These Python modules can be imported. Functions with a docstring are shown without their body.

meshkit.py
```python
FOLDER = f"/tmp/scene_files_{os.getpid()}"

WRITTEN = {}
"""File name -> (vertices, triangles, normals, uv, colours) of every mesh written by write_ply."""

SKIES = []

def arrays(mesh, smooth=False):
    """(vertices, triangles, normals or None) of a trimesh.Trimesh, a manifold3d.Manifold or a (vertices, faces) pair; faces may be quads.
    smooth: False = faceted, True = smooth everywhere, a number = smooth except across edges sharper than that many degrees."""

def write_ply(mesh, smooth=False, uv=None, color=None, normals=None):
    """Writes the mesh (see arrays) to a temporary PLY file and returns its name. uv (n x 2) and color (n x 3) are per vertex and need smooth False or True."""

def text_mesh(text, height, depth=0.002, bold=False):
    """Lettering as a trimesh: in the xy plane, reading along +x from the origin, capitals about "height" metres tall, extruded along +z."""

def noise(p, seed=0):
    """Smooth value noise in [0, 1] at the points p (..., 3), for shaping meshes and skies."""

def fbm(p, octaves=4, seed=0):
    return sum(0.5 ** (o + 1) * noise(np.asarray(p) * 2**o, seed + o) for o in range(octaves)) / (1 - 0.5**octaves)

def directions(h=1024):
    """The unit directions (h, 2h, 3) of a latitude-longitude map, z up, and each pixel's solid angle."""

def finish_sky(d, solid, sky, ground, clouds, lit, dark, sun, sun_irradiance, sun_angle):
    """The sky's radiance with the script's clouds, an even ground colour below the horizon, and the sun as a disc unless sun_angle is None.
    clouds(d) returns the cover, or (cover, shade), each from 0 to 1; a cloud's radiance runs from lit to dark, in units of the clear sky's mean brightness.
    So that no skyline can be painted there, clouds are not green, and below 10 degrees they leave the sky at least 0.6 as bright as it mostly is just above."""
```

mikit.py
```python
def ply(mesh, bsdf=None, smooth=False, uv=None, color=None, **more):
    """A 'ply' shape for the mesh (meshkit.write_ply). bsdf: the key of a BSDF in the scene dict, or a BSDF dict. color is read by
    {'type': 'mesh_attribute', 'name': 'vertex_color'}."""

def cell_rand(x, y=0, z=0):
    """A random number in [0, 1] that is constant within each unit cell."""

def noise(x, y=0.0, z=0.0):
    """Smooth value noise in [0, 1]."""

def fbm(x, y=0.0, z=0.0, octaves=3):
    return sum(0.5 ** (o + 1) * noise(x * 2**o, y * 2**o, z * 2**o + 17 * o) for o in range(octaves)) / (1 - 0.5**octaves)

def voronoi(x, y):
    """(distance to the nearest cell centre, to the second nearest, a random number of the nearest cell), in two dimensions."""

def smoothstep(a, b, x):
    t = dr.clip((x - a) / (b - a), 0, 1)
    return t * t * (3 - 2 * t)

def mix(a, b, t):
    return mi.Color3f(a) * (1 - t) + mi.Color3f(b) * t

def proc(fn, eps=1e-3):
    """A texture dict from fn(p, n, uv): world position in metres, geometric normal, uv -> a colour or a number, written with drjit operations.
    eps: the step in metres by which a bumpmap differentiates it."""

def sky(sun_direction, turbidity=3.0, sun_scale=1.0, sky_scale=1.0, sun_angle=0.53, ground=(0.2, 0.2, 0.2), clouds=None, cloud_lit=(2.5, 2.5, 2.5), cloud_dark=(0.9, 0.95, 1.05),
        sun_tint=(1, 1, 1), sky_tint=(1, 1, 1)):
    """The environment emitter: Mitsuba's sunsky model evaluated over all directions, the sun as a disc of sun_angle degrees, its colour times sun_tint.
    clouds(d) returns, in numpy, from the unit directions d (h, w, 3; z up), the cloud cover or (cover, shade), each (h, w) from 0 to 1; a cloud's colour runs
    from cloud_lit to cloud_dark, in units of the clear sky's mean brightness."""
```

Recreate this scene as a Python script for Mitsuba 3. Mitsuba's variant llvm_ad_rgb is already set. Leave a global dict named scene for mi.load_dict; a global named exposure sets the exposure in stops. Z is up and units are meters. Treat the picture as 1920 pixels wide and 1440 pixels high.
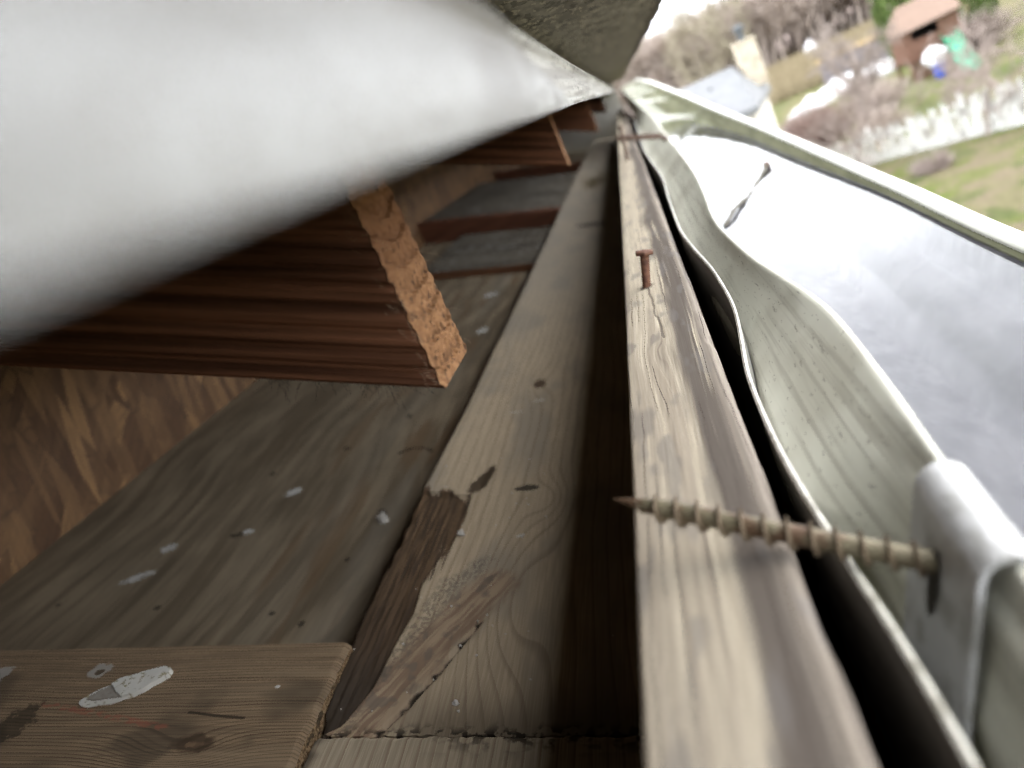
import math, random
import numpy as np, trimesh, drjit as dr, mitsuba as mi
import mikit, meshkit
from mikit import noise, fbm, voronoi, cell_rand, smoothstep, mix
from scipy.interpolate import PchipInterpolator, CubicSpline

# ------------------------------------------------------------------ camera, sky, exposure
# world: x away from the house wall, y along the eave, z up; the lens is at the origin, the yard lies 5.5 m below
scene, labels = {'type': 'scene'}, {}
T = mi.ScalarTransform4f
scene['camera'] = {'type': 'thinlens', 'fov': 65.24, 'fov_axis': 'x', 'aperture_radius': 0.0016, 'focus_distance': 0.34,
                   'near_clip': 0.004, 'far_clip': 1500.0,
                   'to_world': T().look_at(origin=[0, 0, 0], target=[-0.24473, 0.93196, -0.26750], up=[0.34636, 0.34172, 0.87365])}
GROUND = -5.5

def clouds(d):
    q = d[..., :2] / np.maximum(d[..., 2:3], 0.08)
    p = np.concatenate([q * 0.9, np.zeros_like(q[..., :1])], -1)
    s = meshkit.fbm(p + [3.1, 7.7, 0], 5, 4)
    return np.ones(d.shape[:2]), np.clip((s - 0.36) * 2.0, 0, 1) * 0.45

scene['sky'] = mikit.sky([0.62, 0.25, 0.74], turbidity=3, sun_scale=0.03, sun_angle=40, clouds=clouds,
                         cloud_lit=(2.52, 2.6, 2.72), cloud_dark=(1.32, 1.38, 1.52))
exposure = 4.3

# ------------------------------------------------------------------ helpers
def taken(key):
    return key in scene or any(k.startswith(key + '__') for k in scene)

def numbered(name):
    if not taken(name): return name
    n = 1
    while taken(f'{name}_{n:03d}'): n += 1
    return f'{name}_{n:03d}'

K1, K0 = 1.40, 1.40 * 1.1076      # real size of the soffit boards and of the panel under them, over the plan they are drawn on
def put(name, mesh, mat, parent=None, smooth=30, size=None, **more):
    key = numbered(f'{parent}__{name}' if parent else name)
    if size: mesh.vertices *= size
    scene[key] = mikit.ply(mesh, mat, smooth=smooth, **more)
    return key

def tag(key, label=None, cat=None, group=None, kind=None):
    e = labels.setdefault(key, {})
    for k, v in (('label', label), ('category', cat), ('group', group), ('kind', kind)):
        if v: e[k] = v
    return key

def quads(a):
    """A grid of points (m, n, 3) as (vertices, quad faces)."""
    m, n = a.shape[:2]
    i, j = np.meshgrid(np.arange(m - 1), np.arange(n - 1), indexing='ij')
    q = np.stack([i * n + j, (i + 1) * n + j, (i + 1) * n + j + 1, i * n + j + 1], -1).reshape(-1, 4)
    f = np.vstack([q[:, [0, 1, 2]], q[:, [0, 2, 3]]])
    return trimesh.Trimesh(a.reshape(-1, 3), f, process=False)

cat = trimesh.util.concatenate

def box(x0, x1, y0, y1, z0, z1, bevel=0.0):
    if bevel:
        b = bevel
        pts = [(x, y, z) for x in (x0 + b, x1 - b) for y in (y0 + b, y1 - b) for z in (z0, z1)]
        pts += [(x, y, z) for x in (x0, x1) for y in (y0 + b, y1 - b) for z in (z0 + b, z1 - b)]
        pts += [(x, y, z) for x in (x0 + b, x1 - b) for y in (y0, y1) for z in (z0 + b, z1 - b)]
        return trimesh.convex.convex_hull(np.array(pts))
    m = trimesh.creation.box((x1 - x0, y1 - y0, z1 - z0))
    m.apply_translation(((x0 + x1) / 2, (y0 + y1) / 2, (z0 + z1) / 2))
    return m

def tube(pts, r, sides=8, cap=True):
    p = np.asarray(pts, float)
    r = np.broadcast_to(r, (len(p),))
    t = np.gradient(p, axis=0)
    t /= np.linalg.norm(t, axis=1, keepdims=True) + 1e-12
    ref = np.array([0.31, 0.17, 0.94]) if abs(t[0] @ np.array([0.31, 0.17, 0.94])) < 0.9 else np.array([1.0, 0, 0])
    a = np.cross(t, ref); a /= np.linalg.norm(a, axis=1, keepdims=True)
    b = np.cross(t, a)
    ang = np.arange(sides + 1) * 2 * np.pi / sides
    g = p[:, None] + r[:, None, None] * (np.cos(ang)[None, :, None] * a[:, None] + np.sin(ang)[None, :, None] * b[:, None])
    m = quads(g[:, ::-1])
    if cap:
        caps = []
        for k, s in ((0, 1), (-1, -1)):
            v = np.vstack([p[k:k + 1] if k == 0 else p[-1:], g[k][:-1]])
            f = np.array([[0, 1 + (i + 1) % sides, 1 + i] for i in range(sides)])[:, ::s]
            caps.append(trimesh.Trimesh(v, f, process=False))
        m = cat([m] + caps)
    return m

def lathe(profile, origin, axis, sides=24):
    """profile: (radius, distance along the axis) pairs."""
    ax = np.asarray(axis, float); ax /= np.linalg.norm(ax)
    a = np.cross(ax, [0.1, 0.3, 0.95] if abs(ax[2]) < 0.9 else [1.0, 0, 0]); a /= np.linalg.norm(a)
    b = np.cross(ax, a)
    ang = np.arange(sides + 1) * 2 * np.pi / sides
    pr = np.asarray(profile, float)
    g = np.asarray(origin, float) + pr[:, 1, None, None] * ax + pr[:, 0, None, None] * (np.cos(ang)[None, :, None] * a + np.sin(ang)[None, :, None] * b)
    return quads(g[:, ::-1])

def solid_sheet(top, thick, direction=(0, 0, -1)):
    """A grid of points given a thickness along a direction, closed all round."""
    bot = top + np.asarray(direction, float) * thick
    ring = lambda a, b: quads(np.stack([a, b], 1))
    return cat([quads(top), quads(bot[:, ::-1]), ring(top[0], bot[0]), ring(bot[-1], top[-1]),
                ring(bot[:, 0], top[:, 0]), ring(top[:, -1], bot[:, -1])])

def sweep(loops):
    """Closed loops of points (stations, n, 3), joined along the stations and capped."""
    g = np.concatenate([loops, loops[:, :1]], 1)
    m = quads(g)
    h = loops.shape[1] // 2
    if loops.shape[1] == 2 * h:            # a thin profile: close its two ends along its thickness
        a, b = loops[:, :h], loops[:, h:][:, ::-1]
        return cat([m, quads(np.stack([b[0], a[0]], 1)), quads(np.stack([a[-1], b[-1]], 1))])
    caps = []
    for k, s in ((0, 1), (-1, -1)):
        c = loops[k].mean(0)
        v = np.vstack([c, loops[k]])
        n = len(loops[k])
        caps.append(trimesh.Trimesh(v, np.array([[0, 1 + i, 1 + (i + 1) % n] for i in range(n)])[:, ::s], process=False))
    return cat([m] + caps)

def thick_line(poly, th):
    """A 2-D polyline as a closed outline of the given thickness."""
    p = np.asarray(poly, float)
    t = np.gradient(p, axis=0); t /= np.linalg.norm(t, axis=1, keepdims=True)
    n = np.stack([-t[:, 1], t[:, 0]], -1) * th / 2
    return np.vstack([p + n, (p - n)[::-1]])

N3 = lambda x, y, z=0.0, s=0, o=3: meshkit.fbm(np.stack(np.broadcast_arrays(np.asarray(x, float), y, z), -1), o, s) - 0.5

def pw(x, xs, ys, lib=np):
    """Piecewise linear, for numpy or drjit."""
    out = ys[0] + 0 * x
    for x0, x1, y0, y1 in zip(xs[:-1], xs[1:], ys[:-1], ys[1:]):
        t = (np.clip if lib is np else dr.clip)((x - x0) / (x1 - x0), 0, 1)
        out = out + (y1 - y0) * t
    return out

def seg_dist(x, y, pts, lib=np):
    mn, clip, sq = (np.minimum, np.clip, np.sqrt) if lib is np else (dr.minimum, dr.clip, dr.sqrt)
    best = None
    for (ax, ay), (bx, by) in zip(pts[:-1], pts[1:]):
        dx, dy = bx - ax, by - ay
        t = clip(((x - ax) * dx + (y - ay) * dy) / (dx * dx + dy * dy), 0, 1)
        d = sq((x - ax - t * dx) ** 2 + (y - ay - t * dy) ** 2) if lib is np else dr.sqrt(dr.square(x - ax - t * dx) + dr.square(y - ay - t * dy))
        best = d if best is None else mn(best, d)
    return best

# ------------------------------------------------------------------ materials
sized = lambda fn, k: (lambda p, n, uv: fn(p / k, n, uv))
def mat(key, color, rough=0.8, bump=None, scale=1.0, eps=2e-4, metallic=0.0, spec=0.5, two=True, **more):
    if not callable(rough) and rough >= 0.8: spec = min(spec, 0.12)      # dry bare wood, soil, bark: hardly any gloss
    c = mikit.proc(color) if callable(color) else {'type': 'rgb', 'value': list(color)}
    b = {'type': 'principled', 'base_color': c, 'roughness': mikit.proc(rough) if callable(rough) else rough, 'metallic': metallic, 'specular': spec, **more}
    if bump: b = {'type': 'bumpmap', 'tex': mikit.proc(bump, eps), 'scale': scale, 'b': b}
    scene[key] = {'type': 'twosided', 'b': b} if two else b
    return key

def spot(x, y, cx, cy, rx, ry, ang=0.0, wob=0.25, soft=0.12):
    """An irregular blot, 1 inside."""
    c, s = math.cos(ang), math.sin(ang)
    u, v = ((x - cx) * c + (y - cy) * s) / rx, (-(x - cx) * s + (y - cy) * c) / ry
    d = dr.sqrt(u * u + v * v) + (fbm(x * 420 + cx * 999, y * 420, 3.0, 3) - 0.5) * 2 * wob
    return 1 - smoothstep(1 - soft, 1 + soft, d)

# --- soffit board with the rotten edge (grain along y) -----------------------------------------
ROT_Y = [0.196, 0.202, 0.208, 0.2263, 0.250, 0.2706, 0.295, 0.31, 0.325, 0.345, 0.373, 0.388]
ROT_X = [-0.168, -0.1665, -0.1603, -0.1545, -0.153, -0.1505, -0.152, -0.1485, -0.1455, -0.1432, -0.1446, -0.190]
CRACK = [(-0.1225, 0.2640), (-0.1254, 0.2557), (-0.1295, 0.2447), (-0.1331, 0.2329), (-0.137, 0.2246), (-0.1404, 0.2154), (-0.1443, 0.2092), (-0.1475, 0.2005)]
WEDGE = [(-0.1205, 0.2900), (-0.1330, 0.2640), (-0.1450, 0.2330), (-0.1580, 0.1990)]
DIRT = [(-0.1270, 0.3080), (-0.1390, 0.2900), (-0.1490, 0.2560), (-0.1600, 0.2120)]

def board_field(x, y):
    k1 = dr.exp(-(dr.square((x + 0.112) / 0.016) + dr.square((y - 0.275) / 0.055)))
    k2 = dr.exp(-(dr.square((x + 0.104) / 0.010) + dr.square((y - 0.365) / 0.020)))
    k3 = dr.exp(-(dr.square((x + 0.124) / 0.010) + dr.square((y - 0.540) / 0.030)))
    w = (fbm(y * 6.0, x * 18.0, 2.0, 3) - 0.5) * 0.012
    return x + w + 0.020 * k1 - 0.013 * k2 + 0.010 * k3 + 0.03 * (y - 0.3) * (x + 0.04)

def rings(f, n, y):
    g = f * n
    jit = (noise(dr.floor(g) * 7.3, 1.0, 4.0) - 0.5) * 0.5
    fr = g - dr.floor(g)
    line = smoothstep(0.66 + jit * 0.2, 0.93, fr) * (1 - smoothstep(0.95, 1.0, fr))
    return line * (0.45 + 0.55 * noise(dr.floor(g) * 3.1, 9.0, y * 3.0))

def col_soffit(p, n, uv):
    x, y = p.x, p.y
    f = board_field(x, y)
    line = rings(f, 165.0, y)
    fine = fbm(x * 2600, y * 60, 1.0, 3)
    blot = fbm(x * 40, y * 14, 5.0, 4)
    c = mix((0.435, 0.350, 0.245), (0.535, 0.436, 0.312), smoothstep(0.25, 0.8, fine))
    c = mix(c, (0.335, 0.290, 0.230), smoothstep(0.42, 0.72, blot) * 0.75)
    c = mix(c, (0.190, 0.125, 0.076), line * 0.50)
    # weathered greyer towards the far end
    c = mix(c, (0.300, 0.280, 0.245), smoothstep(0.45, 1.0, y) * 0.6)
    # branch knot: a reddish wedge with a crack along one side and grey dirt along the other
    wd = seg_dist(x, y, WEDGE, dr)
    wgt = (1 - smoothstep(0.006, 0.0135, wd + (fbm(x * 300, y * 90, 2.0, 3) - 0.5) * 0.006))
    fib = fbm((x * 0.92 - y * 0.385) * 700, (y * 0.92 + x * 0.385) * 55, 3.0, 3)
    cw = mix((0.245, 0.165, 0.112), (0.400, 0.300, 0.205), smoothstep(0.3, 0.72, fib))
    cw = mix(cw, (0.165, 0.135, 0.110), smoothstep(0.52, 0.72, fbm(x * 260, y * 160, 8.0, 3)) * 0.7)
    c = mix(c, cw, wgt * 0.92)
    dd = seg_dist(x, y, DIRT, dr)
    c = mix(c, (0.085, 0.078, 0.066), (1 - smoothstep(0.0005, 0.0075, dd + (fbm(x * 160, y * 160, 3.0, 2) - 0.5) * 0.006)) * smoothstep(0.34, 0.62, fbm(x * 1100, y * 800, 6.0, 3)) * 0.5)
    cd = seg_dist(x + (noise(y * 400, 2.0, 1.0) - 0.5) * 0.0016, y, CRACK, dr)
    c = mix(c, (0.020, 0.014, 0.010), 1 - smoothstep(0.0002, 0.0013, cd + 0.0006 * noise(y * 260, 1.0, 1.0)))
    # knots, marks
    c = mix(c, (0.050, 0.032, 0.018), spot(x, y, -0.1412, 0.3915, 0.0040, 0.0165, -0.22) * 0.92)
    c = mix(c, (0.055, 0.045, 0.032), spot(x, y, -0.1160, 0.3785, 0.0062, 0.0034, 0.1) * 0.9)
    c = mix(c, (0.070, 0.040, 0.022), spot(x, y, -0.1235, 0.5420, 0.0042, 0.0085, 0.0) * 0.9)
    c = mix(c, (0.030, 0.024, 0.020), spot(x, y, -0.1080, 1.2700, 0.0230, 0.0160, 0.0) * 0.9)
    c = mix(c, (0.60, 0.58, 0.52), spot(x, y, -0.1206, 0.5090, 0.0042, 0.0020, 0.1) * 0.55)
    c = mix(c, (0.60, 0.58, 0.52), spot(x, y, -0.1334, 0.4899, 0.0045, 0.0016, 0.1) * 0.45)
    c = mix(c, (0.62, 0.60, 0.55), spot(x, y, -0.1420, 0.3324, 0.0013, 0.0015, 0.1))
    c = mix(c, (0.62, 0.60, 0.55), spot(x, y, -0.1150, 0.3289, 0.0008, 0.0009, 0.1))
    c = mix(c, (0.62, 0.60, 0.55), spot(x, y, -0.1236, 0.2178, 0.0008, 0.0008, 0.1))
    # damp stain along the end joint
    c = mix(c, (0.100, 0.080, 0.058), (1 - smoothstep(0.203, 0.226 + 0.012 * noise(x * 120, 3.0, 1.0), y)) * smoothstep(-0.150, -0.128, x) * 0.70)
    c = mix(c, (0.016, 0.012, 0.009), (1 - smoothstep(0.2030, 0.2075 + 0.004 * noise(x * 700, 3.0, 1.0), y)) * smoothstep(0.40, 0.62, fbm(x * 380, y * 380, 1.0, 3)) * 0.9)
    # rotten edge
    jag = (fbm(x * 900, y * 40, 7.0, 3) - 0.5)
    xr = pw(y + jag * 0.075 * smoothstep(0.27, 0.30, y) * (1 - smoothstep(0.340, 0.362, y)) + (fbm(x * 320, y * 60, 3.0, 3) - 0.5) * 0.022 * smoothstep(0.350, 0.365, y), ROT_Y, ROT_X, dr)
    rot = 1 - smoothstep(-0.0008, 0.0010, x - xr + jag * 0.0012)
    strand = fbm(x * 1500, y * 55, 9.0, 4)
    cr = mix((0.058, 0.038, 0.025), (0.165, 0.104, 0.058), smoothstep(0.30, 0.78, strand) * (0.35 + 0.65 * smoothstep(0.26, 0.34, y)))
    cr = mix(cr, (0.040, 0.033, 0.027), (1 - smoothstep(0.22, 0.27, y)) * 0.7)
    c = mix(c, cr, rot * 0.97)
    return c

def bump_soffit(p, n, uv):
    x, y = p.x, p.y
    f = board_field(x, y)
    return rings(f, 165.0, y) * -0.00018 + fbm(x * 1500, y * 60, 1.0, 3) * 0.00022

mat('soffit_wood', sized(col_soffit, K1), 0.85, sized(bump_soffit, K1))

def col_soffit_b(p, n, uv):
    x, y = p.x, p.y
    line = rings(x * 0.9 + (fbm(y * 8, x * 30, 2.0, 2) - 0.5) * 0.006, 230.0, y)
    fine = fbm(x * 2200, y * 60, 4.0, 3)
    c = mix((0.330, 0.275, 0.200), (0.430, 0.360, 0.265), smoothstep(0.25, 0.8, fine))
    c = mix(c, (0.190, 0.135, 0.085), line * 0.75)
    e = smoothstep(0.190, 0.203, y) * smoothstep(0.45, 0.7, fbm(x * 300, y * 300, 2.0, 3))
    c = mix(c, (0.035, 0.026, 0.018), e * smoothstep(-0.140, -0.105, x))
    c = mix(c, (0.045, 0.035, 0.028), (1 - smoothstep(-0.1665, -0.160, x + 0.004 * noise(y * 300, 1.0, 1.0))) * 0.8)
    return c
mat('soffit_wood_pale', sized(col_soffit_b, K1), 0.85, lambda p, n, uv: fbm(p.x * 1500, p.y * 50, 1.0, 3) * 0.0003)

# --- painted-over soffit panel, grey and streaked ----------------------------------------------
PAINT = [(-0.2697, 0.4276, 0.0042, 0.0058, -0.5), (-0.3177, 0.3647, 0.0038, 0.0046, -0.6), (-0.3180, 0.3362, 0.0085, 0.0036, 0.62),
         (-0.2780, 0.3795, 0.0030, 0.0026, 0.3), (-0.2062, 0.7690, 0.005, 0.011, -0.2), (-0.2207, 0.9266, 0.006, 0.012, -0.4), (-0.2240, 1.55, 0.006, 0.012, -0.4)]
DARK = [(-0.2148, 0.2918, 0.0015, 0.0022), (-0.2321, 0.3006, 0.0012, 0.0016), (-0.2921, 0.3078, 0.0016, 0.0018), (-0.2830, 0.3765, 0.0034, 0.0026),
        (-0.2055, 0.3930, 0.0030, 0.0060), (-0.2105, 0.3450, 0.0013, 0.0020), (-0.3480, 0.3130, 0.0012, 0.0016), (-0.2950, 0.4560, 0.0016, 0.0030),
        (-0.2560, 0.4900, 0.002, 0.003), (-0.2260, 0.5450, 0.002, 0.005)]

def col_panel(p, n, uv):
    x, y = p.x, p.y
    s = fbm(x * 150 + fbm(y * 5, x * 9, 1.0, 2) * 8, y * 12, 2.0, 4)
    f = fbm(x * 1800, y * 70, 1.0, 3)
    c = mix((0.150, 0.116, 0.077), (0.240, 0.192, 0.132), smoothstep(0.25, 0.75, s))
    c = mix(c, (0.165, 0.108, 0.062), smoothstep(0.54, 0.72, fbm(x * 130, y * 10, 8.0, 3)) * smoothstep(-0.34, -0.22, x) * 0.75)
    c = c * (0.82 + 0.36 * f)
    c = mix(c, (0.250, 0.235, 0.200), smoothstep(-0.255, -0.205, x) * smoothstep(0.42, 0.70, fbm(x * 60, y * 8, 3.0, 3)) * 0.3)
    # a knot with its ring near the board's edge
    u, v = (x + 0.2060) / 0.011, (y - 0.474) / 0.010
    r = dr.sqrt(u * u + v * v) + (fbm(x * 200, y * 200, 1.0, 2) - 0.5) * 0.3
    c = mix(c, (0.040, 0.024, 0.014), smoothstep(0.80, 0.95, r) * (1 - smoothstep(1.0, 1.16, r)) * smoothstep(-0.1, 0.5, v) * 0.9)
    # blotchy weathering across the grain
    c = c * (0.78 + 0.44 * fbm(x * 26, y * 22, 12.0, 4))
    for cx, cy, rx, ry in DARK: c = mix(c, (0.022, 0.018, 0.014), spot(x, y, cx, cy, rx, ry, 0.2, 0.5, 0.3) * 0.7)
    for cx, cy, rx, ry, a in PAINT: c = mix(c, mix((0.56, 0.55, 0.53), (0.20, 0.18, 0.15), smoothstep(0.60, 0.75, fbm(x * 700, y * 700, 4.0, 3))), spot(x, y, cx, cy, rx, ry, a, 0.40, 0.22) * 0.92)
    c = mix(c, (0.66, 0.64, 0.60), spot(x, y, -0.2022, 0.3850, 0.0026, 0.0034, 0.3))
    return c
mat('panel_wood', sized(col_panel, K0), 0.8, lambda p, n, uv: fbm(p.x * 1200, p.y * 60, 1.0, 3) * 0.00025)

# --- cross board (grain along x) with the loose paint flake ---------------------------------------
def col_cross(p, n, uv):
    x, y = p.x, p.y
    k = dr.exp(-(dr.square((x + 0.212) / 0.020) + dr.square((y - 0.196) / 0.010)))
    f = y + (fbm(x * 12, y * 30, 3.0, 3) - 0.5) * 0.006 + 0.010 * k
    g = f * 620.0
    fr = g - dr.floor(g)
    line = smoothstep(0.45, 0.85, fr) * (1 - smoothstep(0.92, 1.0, fr)) * (0.3 + 0.7 * noise(dr.floor(g) * 3.7, 2.0, x * 14))
    c = mix((0.205, 0.145, 0.092), (0.290, 0.205, 0.126), smoothstep(0.3, 0.75, fbm(y * 1900, x * 60, 1.0, 3)))
    c = mix(c, (0.075, 0.046, 0.027), line * 0.80)
    c = mix(c, (0.300, 0.225, 0.145), smoothstep(-0.235, -0.172, x) * smoothstep(0.35, 0.7, fbm(y * 300, x * 14, 5.0, 3)) * 0.65)
    c = mix(c, (0.070, 0.054, 0.038), smoothstep(0.50, 0.70, fbm(x * 45, y * 45, 8.0, 3)) * 0.6)
    # red crayon line, knot, dark cross stain
    c = mix(c, (0.330, 0.095, 0.060), (1 - smoothstep(0.0008, 0.0022, seg_dist(x, y, [(-0.275, 0.2185), (-0.248, 0.2125), (-0.222, 0.2062)], dr))) * smoothstep(0.35, 0.6, fbm(x * 500, y * 900, 2.0, 3)) * 0.5)
    ring = dr.sqrt(dr.square((x + 0.2075) / 0.0075) + dr.square((y - 0.1990) / 0.0048)) + (fbm(x * 260, y * 260, 5.0, 3) - 0.5) * 0.7
    c = mix(c, (0.055, 0.034, 0.022), (1 - smoothstep(0.7, 1.2, ring)) * 0.75)
    c = mix(c, (0.215, 0.140, 0.086), (1 - smoothstep(0.2, 0.5, ring)) * 0.8)
    c = mix(c, (0.040, 0.028, 0.020), (1 - smoothstep(0.0003, 0.0010, seg_dist(x, y, [(-0.2160, 0.2135), (-0.2060, 0.2118), (-0.1950, 0.2105)], dr))) * 0.85)
    c = mix(c, (0.035, 0.028, 0.020), spot(x, y, -0.2850, 0.2020, 0.008, 0.018, -0.6, 0.5) * 0.7)
    c = mix(c, (0.42, 0.41, 0.38), spot(x, y, -0.2645, 0.2368, 0.0042, 0.0042, 0.3, 0.5) * 0.60)
    c = mix(c, (0.42, 0.41, 0.38), spot(x, y, -0.3080, 0.2350, 0.0055, 0.0050, 0.3, 0.5) * 0.60)
    c = mix(c, (0.10, 0.075, 0.050), spot(x, y, -0.2642, 0.2362, 0.0018, 0.0018, 0.3, 0.3))
    c = mix(c, (0.60, 0.58, 0.55), spot(x, y, -0.1890, 0.2262, 0.0009, 0.0007, 0.3, 0.3))
    return c
mat('cross_wood', sized(col_cross, K1), 0.85, lambda p, n, uv: fbm(p.y * 1700, p.x * 60, 1.0, 3) * 0.0004)
def col_endgrain(p, n, uv):
    c = mix((0.120, 0.075, 0.040), (0.320, 0.220, 0.125), smoothstep(0.3, 0.7, fbm(p.y * 900, p.z * 900, p.x * 900, 3)))
    return mix(c, (0.040, 0.030, 0.020), smoothstep(0.55, 0.7, fbm(p.y * 120, p.z * 300, 3.0, 3)) * 0.8)
mat('end_wood', col_endgrain, 0.9)
mat('flake_paint', lambda p, n, uv: mix((0.62, 0.60, 0.54), (0.34, 0.30, 0.20), smoothstep(0.58, 0.74, fbm(p.x * 500, p.y * 500, 1.0, 4))), 0.6, lambda p, n, uv: fbm(p.x * 500, p.y * 500, 2.0, 4) * 0.0008)
mat('flake_scar', lambda p, n, uv: mix((0.24, 0.21, 0.17), (0.33, 0.30, 0.26), fbm(p.x * 600, p.y * 600, 1.0, 3)), 0.7)

# --- rafters: rough-sawn red cedar ---------------------------------------------------------------
def col_rafter(p, n, uv):
    v = p.z - 0.46 * (-0.08 - p.x)
    f = fbm(v * 900, p.x * 26, p.y * 30, 3)
    s = fbm(v * 260, p.x * 8, 3.0 + p.y * 3, 3)
    c = mix((0.050, 0.020, 0.010), (0.155, 0.066, 0.034), smoothstep(0.3, 0.72, s))
    return c * (0.7 + 0.6 * f)
mat('rafter_wood', col_rafter, 0.8, lambda p, n, uv: fbm((p.z + 0.46 * p.x) * 1400, p.x * 40, 1.0, 3) * 0.0004)
def col_rafter_end(p, n, uv):
    yc = p.y - dr.floor(p.y / 10) * 10
    r = p.z * 0 + dr.sqrt(dr.square(p.y - 0.248) * 1.6 + dr.square(p.z - 0.055)) + (fbm(p.y * 220, p.z * 220, 1.0, 3) - 0.5) * 0.004
    g = r * 118.0
    fr = g - dr.floor(g)
    c = mix((0.290, 0.152, 0.072), (0.190, 0.092, 0.042), smoothstep(0.25, 0.75, fbm(p.y * 700, p.z * 700, 3.0, 4)))
    c = mix(c, (0.120, 0.058, 0.026), smoothstep(0.50, 0.92, fr) * smoothstep(0.24, 0.52, fbm(p.y * 420, p.z * 420, 6.0, 3)) * 0.85)
    c = mix(c, (0.060, 0.030, 0.016), smoothstep(0.64, 0.74, fbm(p.y * 520, p.z * 520, 9.0, 3)) * 0.9)
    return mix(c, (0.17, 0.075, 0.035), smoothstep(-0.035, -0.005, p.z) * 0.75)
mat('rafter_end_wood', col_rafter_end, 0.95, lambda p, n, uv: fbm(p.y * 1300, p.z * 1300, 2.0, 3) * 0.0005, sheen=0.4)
mat('fibre_pale', (0.42, 0.30, 0.20), 0.7)
mat('lint_dark', (0.05, 0.035, 0.028), 0.9)

mat('deck_wood', lambda p, n, uv: mix((0.075, 0.050, 0.032), (0.125, 0.085, 0.052), fbm(p.x * 60, p.y * 200, 1.0, 3)), 0.85)
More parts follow.
